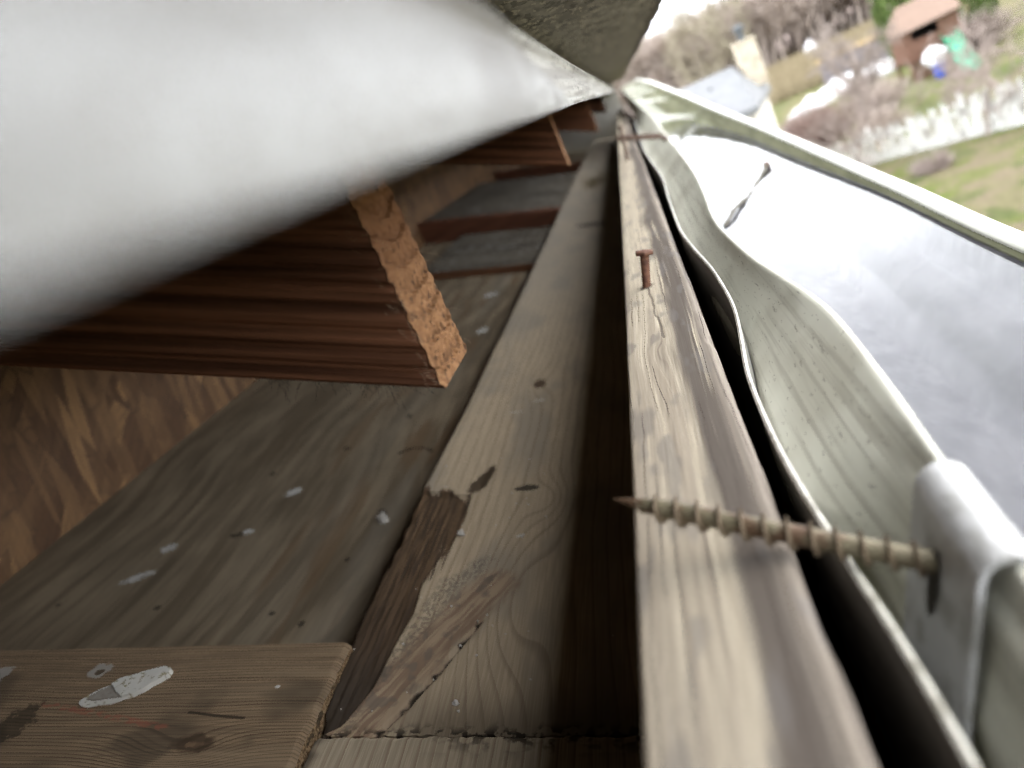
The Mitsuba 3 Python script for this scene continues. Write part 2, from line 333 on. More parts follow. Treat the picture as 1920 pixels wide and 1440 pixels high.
# --- wall sheathing: wood strands pressed into a board ---------------------------------------------
def col_strand(p, n, uv):
    c = mi.Color3f(0.20, 0.100, 0.042)
    h = mi.Float(0)
    for k, (a, sx, sy) in enumerate(((1.0, 17, 95), (0.25, 21, 88), (1.75, 16, 92), (0.65, 24, 120), (1.35, 20, 105))):
        ca, sa = math.cos(a), math.sin(a)
        u, v = p.y * ca + p.z * sa + 0.01 * k, -p.y * sa + p.z * ca
        d1, d2, w = voronoi(u * sx + 3.3 * k, v * sy)
        on = smoothstep(0.35, 0.36, w)
        tone = noise(w * 91.0, float(k), 2.0)
        f = fbm(v * 1500, u * 60, float(k), 2)
        ck = mix((0.100, 0.045, 0.017), (0.400, 0.222, 0.092), tone * tone) * (0.55 + 0.9 * f)
        edge = 0.35 + 0.65 * smoothstep(0.0, 0.05 + 0.05 * noise(p.y * 90, p.z * 90, 1.0), d2 - d1)
        c = mix(c, mix((0.060, 0.032, 0.016), ck, edge), on * (0.95 if k < 4 else 0.7))
    return c
mat('strand_board', sized(col_strand, K0), 0.7, lambda p, n, uv: fbm(p.y * 200, p.z * 200, 1.0, 3) * 0.001)

# --- fascia board: silvered by weather -------------------------------------------------------------
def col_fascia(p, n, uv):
    return mix((0.085, 0.068, 0.054), col_fascia_top(p, n, uv), smoothstep(-0.128, -0.115, p.z + 0.006 * fbm(p.y * 60, p.x * 60, 2.0, 2)))  # sides below the top edge darkened in the colour to deepen the shade there
def col_fascia_top(p, n, uv):
    x, y = p.x, p.y
    w = (fbm(y * 7, x * 40, 1.0, 3) - 0.5)
    k = dr.exp(-(dr.square((x + 0.026) / 0.006) + dr.square((y - 0.345) / 0.05)))
    f = x + w * 0.006 + 0.006 * k
    fine = fbm(f * 2600, y * 40, 2.0, 3)
    band = fbm(f * 300 + 4.0, y * 4, 6.0, 3)
    c = mix((0.420, 0.362, 0.278), (0.540, 0.478, 0.372), smoothstep(0.25, 0.8, fine))
    c = mix(c, (0.310, 0.260, 0.205), smoothstep(0.45, 0.70, band) * 0.65)
    d = smoothstep(-0.0200, -0.0120, f + (fbm(y * 12, x * 120, 9.0, 3) - 0.5) * 0.010)
    streak = fbm(f * 520, y * 6, 11.0, 3)
    c = mix(c, (0.098, 0.082, 0.072), d * smoothstep(0.10, 0.40, streak) * 0.92)
    c = mix(c, (0.34, 0.295, 0.245), smoothstep(-0.0065, -0.0035, x) * smoothstep(0.42, 0.62, fbm(x * 420, y * 10, 3.0, 3)) * 0.55)
    c = mix(c, (0.18, 0.165, 0.155), smoothstep(0.55, 0.75, fbm(x * 160, y * 40, 13.0, 3)) * 0.5)
    g = (f + 0.0006 * noise(y * 90, 3.0, 1.0)) * 260.0
    fr = g - dr.floor(g)
    has = smoothstep(0.52, 0.66, noise(dr.floor(g) * 5.1, y * 16, 3.0))
    c = mix(c, (0.070, 0.055, 0.045), smoothstep(0.84, 0.94, fr) * (1 - smoothstep(0.95, 1.0, fr)) * has * 0.9)
    c = mix(c, (0.045, 0.032, 0.026), (1 - smoothstep(0.00025, 0.0010, seg_dist(x + 0.0012 * (noise(y * 120, 1.0, 1.0) - 0.5), y, [(-0.0240, 0.482), (-0.0228, 0.452), (-0.0215, 0.405), (-0.0196, 0.372)], dr))) * 0.6)
    c = mix(c, (0.055, 0.038, 0.030), spot(x, y, -0.0245, 0.4845, 0.0045, 0.0055, 0.0, 0.4, 0.5) * 0.75)
    return c
def bump_fascia(p, n, uv):
    return fbm((p.x + (fbm(p.y * 7, p.x * 40, 1.0, 3) - 0.5) * 0.006) * 1500, p.y * 40, 2.0, 3) * 0.00014
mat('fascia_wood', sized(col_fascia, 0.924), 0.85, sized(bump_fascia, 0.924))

# --- metals ----------------------------------------------------------------------------------------
def col_back(p, n, uv):
    c = mix((0.610, 0.605, 0.510), (0.670, 0.665, 0.575), fbm(p.y * 25, p.z * 60, 1.0, 3))
    c = mix(c, (0.430, 0.410, 0.330), smoothstep(0.48, 0.75, fbm(p.y * 18, p.z * 45, 6.0, 4)) * 0.55)
    sp = fbm(p.y * 260, p.z * 1500, p.x * 420, 3)
    c = mix(c, (0.20, 0.185, 0.14), smoothstep(0.66, 0.80, sp) * 0.55)
    return mix(c, (0.30, 0.28, 0.22), smoothstep(0.50, 0.80, fbm(p.y * 9, p.x * 420 + p.z * 200, 5.0, 4)) * 0.5)
mat('gutter_paint', col_back, 0.45, lambda p, n, uv: fbm(p.y * 160, p.z * 160, 1.0, 2) * 0.0003)
mat('gutter_inside', lambda p, n, uv: mix((0.22, 0.222, 0.125), (0.14, 0.147, 0.072), smoothstep(0.4, 0.75, fbm(p.y * 14, p.x * 60, p.z * 60, 4))), 0.45)
mat('lip_paint', lambda p, n, uv: mix((0.74, 0.74, 0.70), (0.62, 0.62, 0.55), fbm(p.y * 30, p.x * 200, p.z * 200, 3)), 0.35)
mat('flashing_paint', lambda p, n, uv: mix((0.30, 0.30, 0.28), (0.22, 0.215, 0.20), fbm(p.y * 40, p.z * 40, 2.0, 3)), 0.45)
mat('flashing_edge', lambda p, n, uv: mix((0.62, 0.60, 0.53), (0.40, 0.38, 0.32), smoothstep(0.5, 0.7, fbm(p.y * 300, p.z * 100, 1.0, 3))), 0.4)
def col_drip(p, n, uv):
    m = fbm(p.y * 22, p.z * 45, 2.0, 2)
    c = mix((0.50, 0.495, 0.505), (0.30, 0.29, 0.295), smoothstep(0.48, 0.85, m) * 0.7)
    c = mix(c, (0.155, 0.140, 0.125), smoothstep(0.0065, 0.0195, p.z + 0.007 * (fbm(p.y * 40, p.z * 200, 3.0, 3) - 0.5)) * 0.8)  # overhang shade and grey-brown dirt both put into the colour towards the top
    c = mix(c, (0.26, 0.25, 0.245), smoothstep(0.50, 0.72, fbm(p.y * 45, p.z * 420, 9.0, 3)) * 0.45)
    return mix(c, (0.22, 0.19, 0.16), smoothstep(0.66, 0.72, fbm(p.y * 700, p.z * 700, 4.0, 2)) * 0.5)
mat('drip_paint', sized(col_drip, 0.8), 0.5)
def col_drip_far(p, n, uv):
    c = mix((0.52, 0.50, 0.47), (0.30, 0.28, 0.26), smoothstep(0.3, 0.7, fbm(p.y * 8, p.z * 420, 2.0, 4)))
    c = mix(c, (0.72, 0.72, 0.72), (1 - smoothstep(0.004, 0.010, p.z)) * smoothstep(0.35, 0.6, fbm(p.y * 4, p.z * 300, 7.0, 3)))
    return mix(c, (0.12, 0.10, 0.09), smoothstep(0.62, 0.70, fbm(p.y * 200, p.z * 900, 4.0, 2)) * 0.8)
mat('drip_paint_dirty', sized(col_drip_far, 0.8), 0.5)
mat('hanger_metal', lambda p, n, uv: mix((0.44, 0.44, 0.435), (0.29, 0.285, 0.265), smoothstep(0.45, 0.75, fbm(p.y * 120, p.z * 160, p.x * 160, 3))), 0.38, lambda p, n, uv: fbm(p.y * 300, p.z * 300, 1.0, 2) * 0.0003)
mat('bar_metal', (0.80, 0.80, 0.72), 0.4)
mat('hole_dark', (0.05, 0.045, 0.035), 0.8)
def col_screw(p, n, uv):
    c = mix((0.135, 0.112, 0.068), (0.225, 0.196, 0.126), fbm(p.x * 300, p.y * 300, p.z * 300, 3))
    return mix(c, (0.120, 0.072, 0.042), smoothstep(0.48, 0.62, fbm(p.x * 150 + 3, p.y * 150, p.z * 150, 3)))
mat('screw_metal', col_screw, 0.5, lambda p, n, uv: fbm(p.x * 900, p.y * 900, p.z * 900, 2) * 0.0003, metallic=0.25)
mat('thread_rust', lambda p, n, uv: mix((0.085, 0.058, 0.034), (0.155, 0.118, 0.074), fbm(p.x * 400, p.y * 400, p.z * 400, 2)), 0.7)
mat('nail_rust', lambda p, n, uv: mix((0.185, 0.085, 0.050), (0.105, 0.046, 0.029), smoothstep(0.3, 0.7, fbm(p.x * 500, p.y * 500, p.z * 500, 3))), 0.75, lambda p, n, uv: fbm(p.x * 1200, p.y * 1200, p.z * 1200, 2) * 0.0004)
mat('spike_rust', lambda p, n, uv: mix((0.17, 0.105, 0.075), (0.10, 0.062, 0.045), fbm(p.x * 300, p.y * 300, p.z * 300, 2)), 0.7)
mat('dark_rust', lambda p, n, uv: mix((0.045, 0.042, 0.034), (0.10, 0.085, 0.055), fbm(p.x * 300, p.y * 300, p.z * 300, 2)), 0.6)

# --- shingles -----------------------------------------------------------------------------------
def col_shingle(p, n, uv):
    a = p.x * 0.75 + p.y * 0.10
    b = p.y * 0.75 - p.x * 0.2
    f = fbm(p.x * 420, p.y * 120, 2.0, 4)
    c = mix((0.145, 0.130, 0.108), (0.240, 0.218, 0.182), smoothstep(0.3, 0.7, f))
    c = mix(c, (0.34, 0.30, 0.24), smoothstep(0.62, 0.72, fbm(p.x * 900, p.y * 240, 8.0, 2)) * 0.8)
    c = mix(c, (0.045, 0.040, 0.034), smoothstep(0.64, 0.71, fbm(p.x * 420, p.y * 130, 3.0, 3)) * 0.55)
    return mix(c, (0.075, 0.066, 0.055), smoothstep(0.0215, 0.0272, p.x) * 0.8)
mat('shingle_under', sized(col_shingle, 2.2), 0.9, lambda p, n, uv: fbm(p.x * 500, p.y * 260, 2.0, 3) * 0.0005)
mat('shingle_top', lambda p, n, uv: mix((0.10, 0.095, 0.09), (0.17, 0.16, 0.15), fbm(p.x * 200, p.y * 200, p.z * 200, 3)), 0.95)

# --- water ---------------------------------------------------------------------------------------
scene['water_surface'] = {'type': 'bumpmap', 'tex': mikit.proc(lambda p, n, uv: fbm(p.x * 26, p.y * 16, 1.0, 3) * 0.00028, 5e-4), 'scale': 1.0,
                          'b': {'type': 'dielectric', 'int_ior': 1.333, 'ext_ior': 1.0}}
mat('silt', lambda p, n, uv: mix((0.10, 0.098, 0.112), (0.16, 0.157, 0.172), smoothstep(0.3, 0.7, fbm(p.x * 60, p.y * 30, 1.0, 4))), 0.9)

# ================================================================== the eave
# ---- roof: deck and shingle courses above, the overhanging starter course seen from below
SL = 0.46
roof = 'roof'
def slope_slab(x0, x1, y0, y1, z0, off, th):
    f = lambda x: z0 + SL * (-0.018 - x) + off
    a = np.array([[[x, y, f(x) + th] for y in (y0, y1)] for x in (x0, x1)])
    return solid_sheet(a, th)
put('deck', slope_slab(-2.4, -0.0600, -1.4, 5.3, 0.048, 0.0, 0.012), 'deck_wood', roof, smooth=False)
nc = 8
for k in range(nc):
    x1 = -0.052 - k * 0.29
    put('shingle_course', slope_slab(x1 - 0.30, x1, -1.4, 5.3, 0.064, 0.003 + 0.0, 0.004 + 0.0008 * (k % 2)), 'shingle_top', roof, smooth=False)
ys = np.concatenate([np.linspace(-0.64, 0, 30), np.linspace(0.004, 1.0, 460), np.linspace(1.005, 2.41, 200)])
xs = np.linspace(-0.030, 0.0278, 40)
X, Y = np.meshgrid(xs, ys, indexing='ij')
edge = np.clip((X - 0.020) / 0.008, 0, 1)
X2 = X + edge * (N3(Y * 60, 0.5, 1.0, 3, 4) * 0.0022 + N3(Y * 7, 0.5, 1.0, 9, 2) * 0.002)
Z2 = 0.0226 + N3(X * 500, Y * 160, 0.0, 5, 4) * 0.0006 - edge ** 2 * 0.0008 + N3(X * 20, Y * 6, 0, 7, 2) * 0.001
bot = np.stack([X2, Y, Z2], -1)
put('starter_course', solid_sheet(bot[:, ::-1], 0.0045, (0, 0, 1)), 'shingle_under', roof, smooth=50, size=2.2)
tag('roof', 'grey shingle roof edge overhanging the gutter, its rough underside seen from below', 'roof')
tag('roof__starter_course', 'rough grey speckled underside of the lowest shingles')

# ---- drip edge: the near length laps over the far one along a slanting cut
def drip(y0a, y0b, y1a, y1b, off, prof_th=0.0007, n=160):
    """Lower edge runs y0a..y1a, upper edge y0b..y1b."""
    prof = np.array([(-0.0210, 0.0028), (-0.0202, 0.0034), (-0.0194, 0.0052), (-0.0188, 0.0084), (-0.0184, 0.0130), (-0.0181, 0.0182), (-0.0170, 0.0196), (-0.0160, 0.0205), (-0.0163, 0.0215), (-0.0185, 0.0228), (-0.0540, 0.0618)])
    loop = thick_line(prof, prof_th)
    t = np.linspace(0, 1, n) ** (1.8 if y1a > 2 else 1.0)
    loop = loop * 0.8
    fr = np.clip(loop[:, 1] / 0.0176, 0, 1)
    L = np.zeros((n, len(loop), 3))
    for i, s in enumerate(t):
        a = y0a + (y1a - y0a) * s; b = y0b + (y1b - y0b) * s
        yy = a + (b - a) * fr
        wob = N3(yy * 5, 0.3, 0.0, 21, 2) * 0.0012
        L[i] = np.stack([loop[:, 0] + off + wob * (1 - fr), yy, loop[:, 1] - 0.0002 * (off > 0)], -1)
    return sweep(L)
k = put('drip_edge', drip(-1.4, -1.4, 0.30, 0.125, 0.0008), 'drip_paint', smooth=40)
tag(k, 'near white metal drip edge with grey smudges, blurred and lapping over the next length', 'drip edge')
k = put('drip_edge', drip(0.08, 0.08, 5.3, 5.3, 0.0), 'drip_paint_dirty', smooth=40)
tag(k, 'far dirty grey length of drip edge running on under the shingles', 'drip edge')

# ---- rafters
def rafter(y0, y1, zb, seed, length, fine=True):
    """Plumb-cut end at x = -0.08 with ridged sides, rising towards the house at SL."""
    top = 0.0470 + SL * (-0.018 + 0.08) - zb
    nv = 240 if fine else 60
    v = np.linspace(0, top, nv)
    groove = lambda s: 0.0007 * np.clip(np.sin((v + 0.005 * N3(v * 60, 0.2, 0, seed + s, 2)) * 2 * np.pi / 0.0064 + s) * 2.2 - 0.3, -1, 1) + 0.0007 * N3(v * 900, 0.0, 0.0, seed + s, 2)
    left, right = y0 + groove(0) + 0.0009, y1 - groove(2) - 0.0009
    left[:2] += (0.0012, 0.0004); right[:2] -= (0.0012, 0.0004)
    loop = np.vstack([np.stack([left, v], -1), np.stack([right, v], -1)[::-1]])
    st = np.concatenate([np.linspace(0, 0.03, 16), np.linspace(0.04, length, 40)])
    L = []
    for s in st:
        wob = N3(loop[:, 1] * 300, s * 22, 0.0, seed + 4, 3) * 0.0008
        x = -0.08 - s + (N3(loop[:, 0] * 700, loop[:, 1] * 700, 0.0, seed + 6, 3) * 0.0010 if s == 0 else 0) + 0 * v[0]
        L.append(np.stack([x * np.ones(len(loop)), loop[:, 0] + wob, zb + SL * s + loop[:, 1]], -1))
    L = np.array(L)
    body = quads(np.concatenate([L, L[:, :1]], 1))
    nw = 90 if fine else 20
    w = np.linspace(0, 1, nw)
    G = left[:, None] * (1 - w) + right[:, None] * w
    V = np.broadcast_to(v[:, None], G.shape)
    gz = zb + V
    r = np.sqrt((G - (y0 + 0.023)) ** 2 * 1.6 + (gz - 0.055) ** 2) + N3(G * 220, gz * 220, 0.0, seed, 3) * 0.004
    fr = (r * 118.0) % 1.0
    rim = np.minimum(np.minimum(w, 1 - w)[None] * 10, 1) * np.minimum(V / 0.004, 1)
    dx = (0.0012 * (0.6 - fr) + N3(G * 1000, gz * 1000, 0.0, seed + 2, 4) * 0.0013) * rim + N3(G * 700, V * 700, 0.0, seed + 6, 3) * 0.0010 * (1 - rim)
    end = np.stack([-0.08 + 0.0004 + dx, G, gz], -1)
    return body, quads(end[:, ::-1])
RAF = [(0.2250, 0.2670, -0.0590, 'nearest rough red-brown rafter tail with a fuzzy orange sawn end'),
       (0.9560, 0.9960, -0.0545, 'second rafter tail from the camera, dark brown with a lit end face'),
       (2.2340, 2.2740, -0.0760, 'third rafter tail from the camera, small and brown, near the far end'),
       (4.3000, 4.3400, -0.0780, 'farthest rafter tail, a small brown stub where the eave lines meet')]
for i, (y0, y1, zb, text) in enumerate(RAF):
    key = numbered('rafter_tail')
    b, e = rafter(y0, y1, zb, 30 + 9 * i, 0.62, i == 0)
    put('beam', b, 'rafter_wood', key, smooth=45)
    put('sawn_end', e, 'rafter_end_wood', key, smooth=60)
    tag(key, text, 'rafter', 'rafter tails under the roof deck')
# loose fibres along the sawn end and lint under it
rng = np.random.default_rng(5)
def strands(starts, dirs, lens, r, rng, droop=0.3):
    out = []
    for s, d, l in zip(starts, dirs, lens):
        t = np.linspace(0, 1, 6)[:, None]
        bend = rng.normal(0, 0.35, 3)
        out.append(tube(s + d * l * t + bend * l * t ** 2 * 0.6 + np.array([0, 0, -droop * l]) * t ** 2, r * (1 - 0.6 * t[:, 0]), 3, False))
    return cat(out)
n = 90
vz = rng.uniform(-0.055, 0.012, n)
side = rng.random(n) < 0.6
st = np.stack([-0.080 + rng.uniform(-0.006, 0.002, n), np.where(side, 0.2262, 0.2640), vz], -1)
dd = np.stack([rng.uniform(0.2, 1.0, n), np.where(side, -1, 1) * rng.uniform(0.1, 0.9, n), rng.uniform(-0.8, 0.4, n)], -1)
k = put('loose_fibre', strands(st, dd, rng.uniform(0.002, 0.007, n), 0.00006, rng), 'fibre_pale', 'rafter_tail', smooth=False)
tag(k, kind='stuff')
n = 70
cxs = rng.choice([-0.118, -0.100, -0.096, -0.135], n) + rng.normal(0, 0.006, n)
st = np.stack([cxs, rng.uniform(0.226, 0.240, n), -0.059 + SL * (-0.08 - cxs) + 0.001], -1)
dd = rng.normal(0, 1, (n, 3)) * [1, 0.6, 0.3] + [0, 0, -0.5]
dd /= np.linalg.norm(dd, axis=1, keepdims=True)
k = put('lint', strands(st, dd, rng.uniform(0.003, 0.008, n), 0.00012, rng, 0.5), 'lint_dark', 'rafter_tail', smooth=False)
tag(k, kind='stuff')

# ---- soffit: panel, boards, cross pieces
zt = lambda x, c: c - 0.31 * x
X, Y = np.meshgrid(np.linspace(-0.394, -0.0222, 90), np.concatenate([np.linspace(-0.9, 0.1, 30), np.linspace(0.11, 1.6, 260), np.linspace(1.62, 3.35, 60)]), indexing='ij')
Z = zt(X, -0.2212) + N3(X * 20, Y * 4, 0, 3, 2) * 0.0012
put('panel', solid_sheet(np.stack([X, Y, Z], -1), 0.012), 'panel_wood', 'soffit', smooth=40, size=K0)
tag('soffit', 'inner side of the boxed soffit, weathered grey panel with boards running along the eave', 'soffit')
tag('soffit__panel', 'grey streaked wide panel with white paint spots')
# board with the rotten edge
ysb = np.concatenate([np.linspace(0.2030, 0.6, 420), np.linspace(0.603, 1.3, 200), np.linspace(1.31, 3.72, 100)])
u = np.linspace(0, 1, 150)
U, Y = np.meshgrid(u, ysb, indexing='ij')
rag = N3(Y * 150, 0.2, 0.0, 12, 4) * 0.004 * np.clip((0.40 - Y) / 0.02, 0, 1) * np.clip((Y - 0.2) / 0.02, 0, 1)
left = -0.1660 + pw(Y, [0.20, 0.215, 0.24, 0.29, 0.33, 0.37, 0.40, 0.5, 1.0], [0, -0.0035, -0.006, -0.0062, -0.0058, -0.0066, -0.0055, -0.0030, -0.0022]) + rag + N3(Y * 8, 0.1, 0, 2, 2) * 0.0015
X = left + (-0.0250 - left) * U
end = N3(X * 400, 0.4, 0.0, 17, 3) * 0.0030 * np.clip((0.2065 - Y) / 0.0035, 0, 1)
xr = pw(Y, ROT_Y, ROT_X)
rot = np.clip((xr - X) / 0.0015, 0, 1)
fibres = N3(X * 900, Y * 45, 0.0, 31, 4)
crack = np.exp(-(seg_dist(X, Y, CRACK) / 0.0007) ** 2)
wedge = np.clip(1 - seg_dist(X, Y, WEDGE) / 0.013, 0, 1)
Z = zt(X, -0.2012) - rot * (0.0016 + 0.0045 * np.clip(fibres + 0.15, -0.2, 0.5) * 0.5) - crack * 0.0016 + wedge * N3(X * 220, Y * 120, 0, 5, 3) * 0.0016 \
    - np.exp(-(((X + 0.1412) / 0.0035) ** 2 + ((Y - 0.3915) / 0.014) ** 2) ** 2) * 0.0016 - 0.0010 * np.clip((left + 0.0015 - X) / 0.0015, 0, 1) + N3(X * 14, Y * 3, 0, 8, 2) * 0.0012
put('board', solid_sheet(np.stack([X, Y + end, Z], -1), 0.017), 'soffit_wood', 'soffit', smooth=50, size=K1)
tag('soffit__board', 'long tan board along the fascia with a dark rotten left edge and a branch knot')
ysb = np.concatenate([np.linspace(-1.0, 0.02, 20), np.linspace(0.03, 0.2018, 240)])
U, Y = np.meshgrid(np.linspace(0, 1, 110), ysb, indexing='ij')
X = -0.1668 + (-0.0250 + 0.1668) * U + N3(Y * 30, 0.4, 0.0, 3, 3) * 0.0012 * (1 - U)
Z = zt(X, -0.1998) - 0.0014 * np.clip((-0.1655 - X) / 0.0015, 0, 1) - 0.0008 * np.clip((Y - 0.2000) / 0.0018, 0, 1)
end = N3(X * 420, 0.4, 0.0, 18, 3) * 0.0022 * np.clip((Y - 0.196) / 0.005, 0, 1)
put('board', solid_sheet(np.stack([X, Y + end, Z], -1), 0.017), 'soffit_wood_pale', 'soffit', smooth=50, size=K1)
tag('soffit__board_001', 'paler near board butted against the long tan board')

# cross board at lower left, lying over the panel: top, sawn end
xs = np.linspace(-0.393, -0.1690, 200)
U, V = np.meshgrid(np.linspace(0, 1, 200), np.linspace(0, 1, 120), indexing='ij')
yb0, yb1 = 0.06, 0.2525
Y = yb0 + (yb1 - yb0) * V
xe = -0.1700 + N3(Y * 320, 0.3, 0.0, 41, 4) * 0.0022 - 0.0016 * np.clip((Y - 0.2490) / 0.0035, 0, 1) ** 2
X = -0.393 + (xe + 0.393) * U
k = np.exp(-(((X + 0.2075) / 0.008) ** 2 + ((Y - 0.199) / 0.005) ** 2))
Z = zt(X, -0.1998) - 0.0015 * np.clip((Y - 0.2508) / 0.0017, 0, 1) - 0.0017 * np.clip((X - xe + 0.0016) / 0.0016, 0, 1) ** 2 - k * 0.0012 * np.abs(np.sin((X + Y) * 900)) + N3(Y * 900, X * 30, 0, 2, 2) * 0.0004
top = np.stack([X, Y, Z], -1)
bot = top + np.array([-0.0012, 0, -0.0340])
ring = lambda a, b: quads(np.stack([a, b], 1))
body = cat([quads(top), quads(bot[:, ::-1]), ring(top[0], bot[0]), ring(bot[:, 0], top[:, 0]), ring(top[:, -1], bot[:, -1])])
key = 'cross_board'
put('plank', body, 'cross_wood', key, smooth=50, size=K1)
E0, E1 = top[-1], bot[-1]
W, Q = np.meshgrid(np.linspace(0, 1, 26), np.arange(len(E0)), indexing='ij')
G = E0[Q] * (1 - W[..., None]) + E1[Q] * W[..., None]
G[..., 0] += N3(G[..., 1] * 600, G[..., 2] * 600, 0, 3, 3) * 0.0022 * np.clip(np.minimum(W, 1 - W) * 6, 0, 1)
put('sawn_end', quads(G[::-1]), 'end_wood', key, smooth=50, size=K1)
tag(key, 'brown cross board at lower left with a peeling white paint blot and red crayon line', 'board')
def flake(outline, lift, matname, th=0.0006, seed=0):
    from shapely.geometry import Polygon
    p = np.array(outline, float)
    t = np.linspace(0, len(p), 60, endpoint=False)
    cs = CubicSpline(np.arange(len(p) + 1), np.vstack([p, p[:1]]), bc_type='periodic')(t)
    cs += np.stack([N3(t * 1.3, seed, 0, 3, 3), N3(t * 1.3, seed + 9, 0, 4, 3)], -1) * 0.0022
    m = trimesh.creation.triangulate_polygon(Polygon(cs).buffer(0), engine='earcut', force_vertices=False) if False else None
    c = cs.mean(0)
    rr = np.linspace(0, 1, 12)[:, None, None]
    g = c + (np.vstack([cs, cs[:1]]) - c)[None] * rr
    z = zt(g[..., 0], -0.1998) + lift + N3(g[..., 0] * 220, g[..., 1] * 220, 0, seed + 2, 3) * 0.0006
    topg = np.stack([g[..., 0], g[..., 1], z], -1)
    side = np.stack([topg[-1], topg[-1] - [0, 0, lift + 0.0006]], 0)
    return cat([quads(topg), quads(side)])
# paint scab: (x, y) outline on the board's face
scab = [(-0.2330, 0.2330), (-0.2370, 0.2358), (-0.2430, 0.2345), (-0.2500, 0.2300), (-0.2530, 0.2278), (-0.2490, 0.2235), (-0.2445, 0.2215), (-0.2400, 0.2235), (-0.2365, 0.2275)]
ringp = [(-0.2480, 0.2290), (-0.2540, 0.2280), (-0.2590, 0.2240), (-0.2608, 0.2185), (-0.2560, 0.2165), (-0.2490, 0.2175), (-0.2435, 0.2205), (-0.2420, 0.2240)]
innerp = [(-0.2500, 0.2268), (-0.2545, 0.2258), (-0.2580, 0.2228), (-0.2588, 0.2202), (-0.2550, 0.2192), (-0.2495, 0.2200), (-0.2455, 0.2222)]
put('paint_blot', flake(ringp, 0.0006, 'flake_paint', seed=1), 'flake_paint', key, smooth=40, size=K1)
put('bare_patch', flake(innerp, 0.0011, 'flake_scar', seed=2), 'flake_scar', key, smooth=40, size=K1)
put('paint_blot', flake(scab, 0.0018, 'flake_paint', seed=3), 'flake_paint', key, smooth=40, size=K1)

# farther cross pieces lying on the panel
def cross_piece(x0, x1, y0, y1, h, lift=0.0, c=-0.2212):
    U, V = np.meshgrid(np.linspace(0, 1, 40), np.linspace(0, 1, 12), indexing='ij')
    X = x0 + (x1 - x0) * U; Y = y0 + (y1 - y0) * V
    Z = zt(X, c) + lift + h + N3(X * 30, Y * 30, 0, 4, 2) * 0.001
    return solid_sheet(np.stack([X, Y, Z], -1), h + 0.0005)
def col_red(p, n, uv):
    c = mix((0.165, 0.066, 0.036), (0.095, 0.040, 0.024), smoothstep(0.3, 0.7, fbm(p.z * 300, p.x * 12, 1.0, 3)))
    return c
mat('lookout_wood', col_red, 0.8)
def grey_top(p, n, uv):
    c = mix((0.062, 0.053, 0.042), (0.170, 0.150, 0.118), smoothstep(0.25, 0.75, fbm(p.x * 9, p.y * 90, 2.0, 4)))
    c = mix(c, (0.32, 0.31, 0.29), smoothstep(0.66, 0.74, fbm(p.x * 70, p.y * 50, 6.0, 3)) * 0.6)
    up = smoothstep(0.5, 0.8, n.z)
    return mix((0.170, 0.078, 0.040), c, up)
mat('grey_board', grey_top, 0.85)
k = put('backing_board', cross_piece(-0.325, -0.1480, 1.045, 1.355, 0.0110), 'grey_board', smooth=False, size=K0)
tag(k, 'thin grey backing board across the soffit with a reddish front edge', 'board')
key = 'lookout'
put('beam', cross_piece(-0.394, -0.1485, 1.366, 1.404, 0.0370), 'lookout_wood', key, smooth=False, size=K0)
tag(key, 'dark reddish lookout crossing the soffit beneath the second rafter', 'lookout')
k = put('backing_board', cross_piece(-0.394, -0.1485, 1.410, 2.05, 0.0350), 'grey_board', smooth=False, size=K0)
tag(k, 'long grey board behind the reddish lookout, far inside the soffit', 'board')
key2 = 'lookout_001'
put('beam', cross_piece(-0.394, -0.1485, 2.30, 2.34, 0.038), 'lookout_wood', key2, smooth=False, size=K0)
tag(key2, 'farther reddish lookout under the third rafter, mostly in shadow', 'lookout')
# tuft of dead grass caught at the far end of the board
n = 160
st = np.array([-0.128, 1.86, zt(-0.128, -0.2012)]) + rng.normal(0, 1, (n, 3)) * [0.022, 0.05, 0.002]
dd = rng.normal(0, 1, (n, 3)) * [1, 1.2, 0.35] + [0, 0, 0.35]
dd /= np.linalg.norm(dd, axis=1, keepdims=True)
mat('dry_grass', (0.26, 0.21, 0.115), 0.9)
k = put('dry_grass_tuft', strands(st, dd, rng.uniform(0.015, 0.05, n), 0.0006, rng, 0.4), 'dry_grass', smooth=False, size=K1)
tag(k, 'small tuft of dry grass on the far end of the tan soffit board', 'grass tuft', kind='stuff')
# crumbs
mat('crumb_white', (0.62, 0.60, 0.56), 0.8)
rngc = np.random.default_rng(8)
cr = []
for x, y, r, c in [(-0.1420, 0.3324, 0.0016, -0.2012), (-0.1130, 0.3289, 0.0008, -0.2012), (-0.1236, 0.2178, 0.0009, -0.2012), (-0.2025, 0.3857, 0.0028, -0.2212)] + \
        [(rngc.uniform(-0.170, -0.06), rngc.uniform(0.21, 0.42), rngc.uniform(0.0002, 0.0005), -0.2012) for _ in range(46)]:
    s = trimesh.creation.icosphere(1, r)
    s.vertices *= 1 + 0.35 * rngc.normal(0, 1, (len(s.vertices), 1))
    s.apply_translation((x, y, zt(x, c) + r * 0.5)); s.vertices *= K0 if c < -0.21 else K1; cr.append(s)
k = put('crumbs', cat(cr), 'crumb_white', smooth=False)
tag(k, 'tiny white crumbs and grit scattered over the soffit boards', 'grit', kind='stuff')

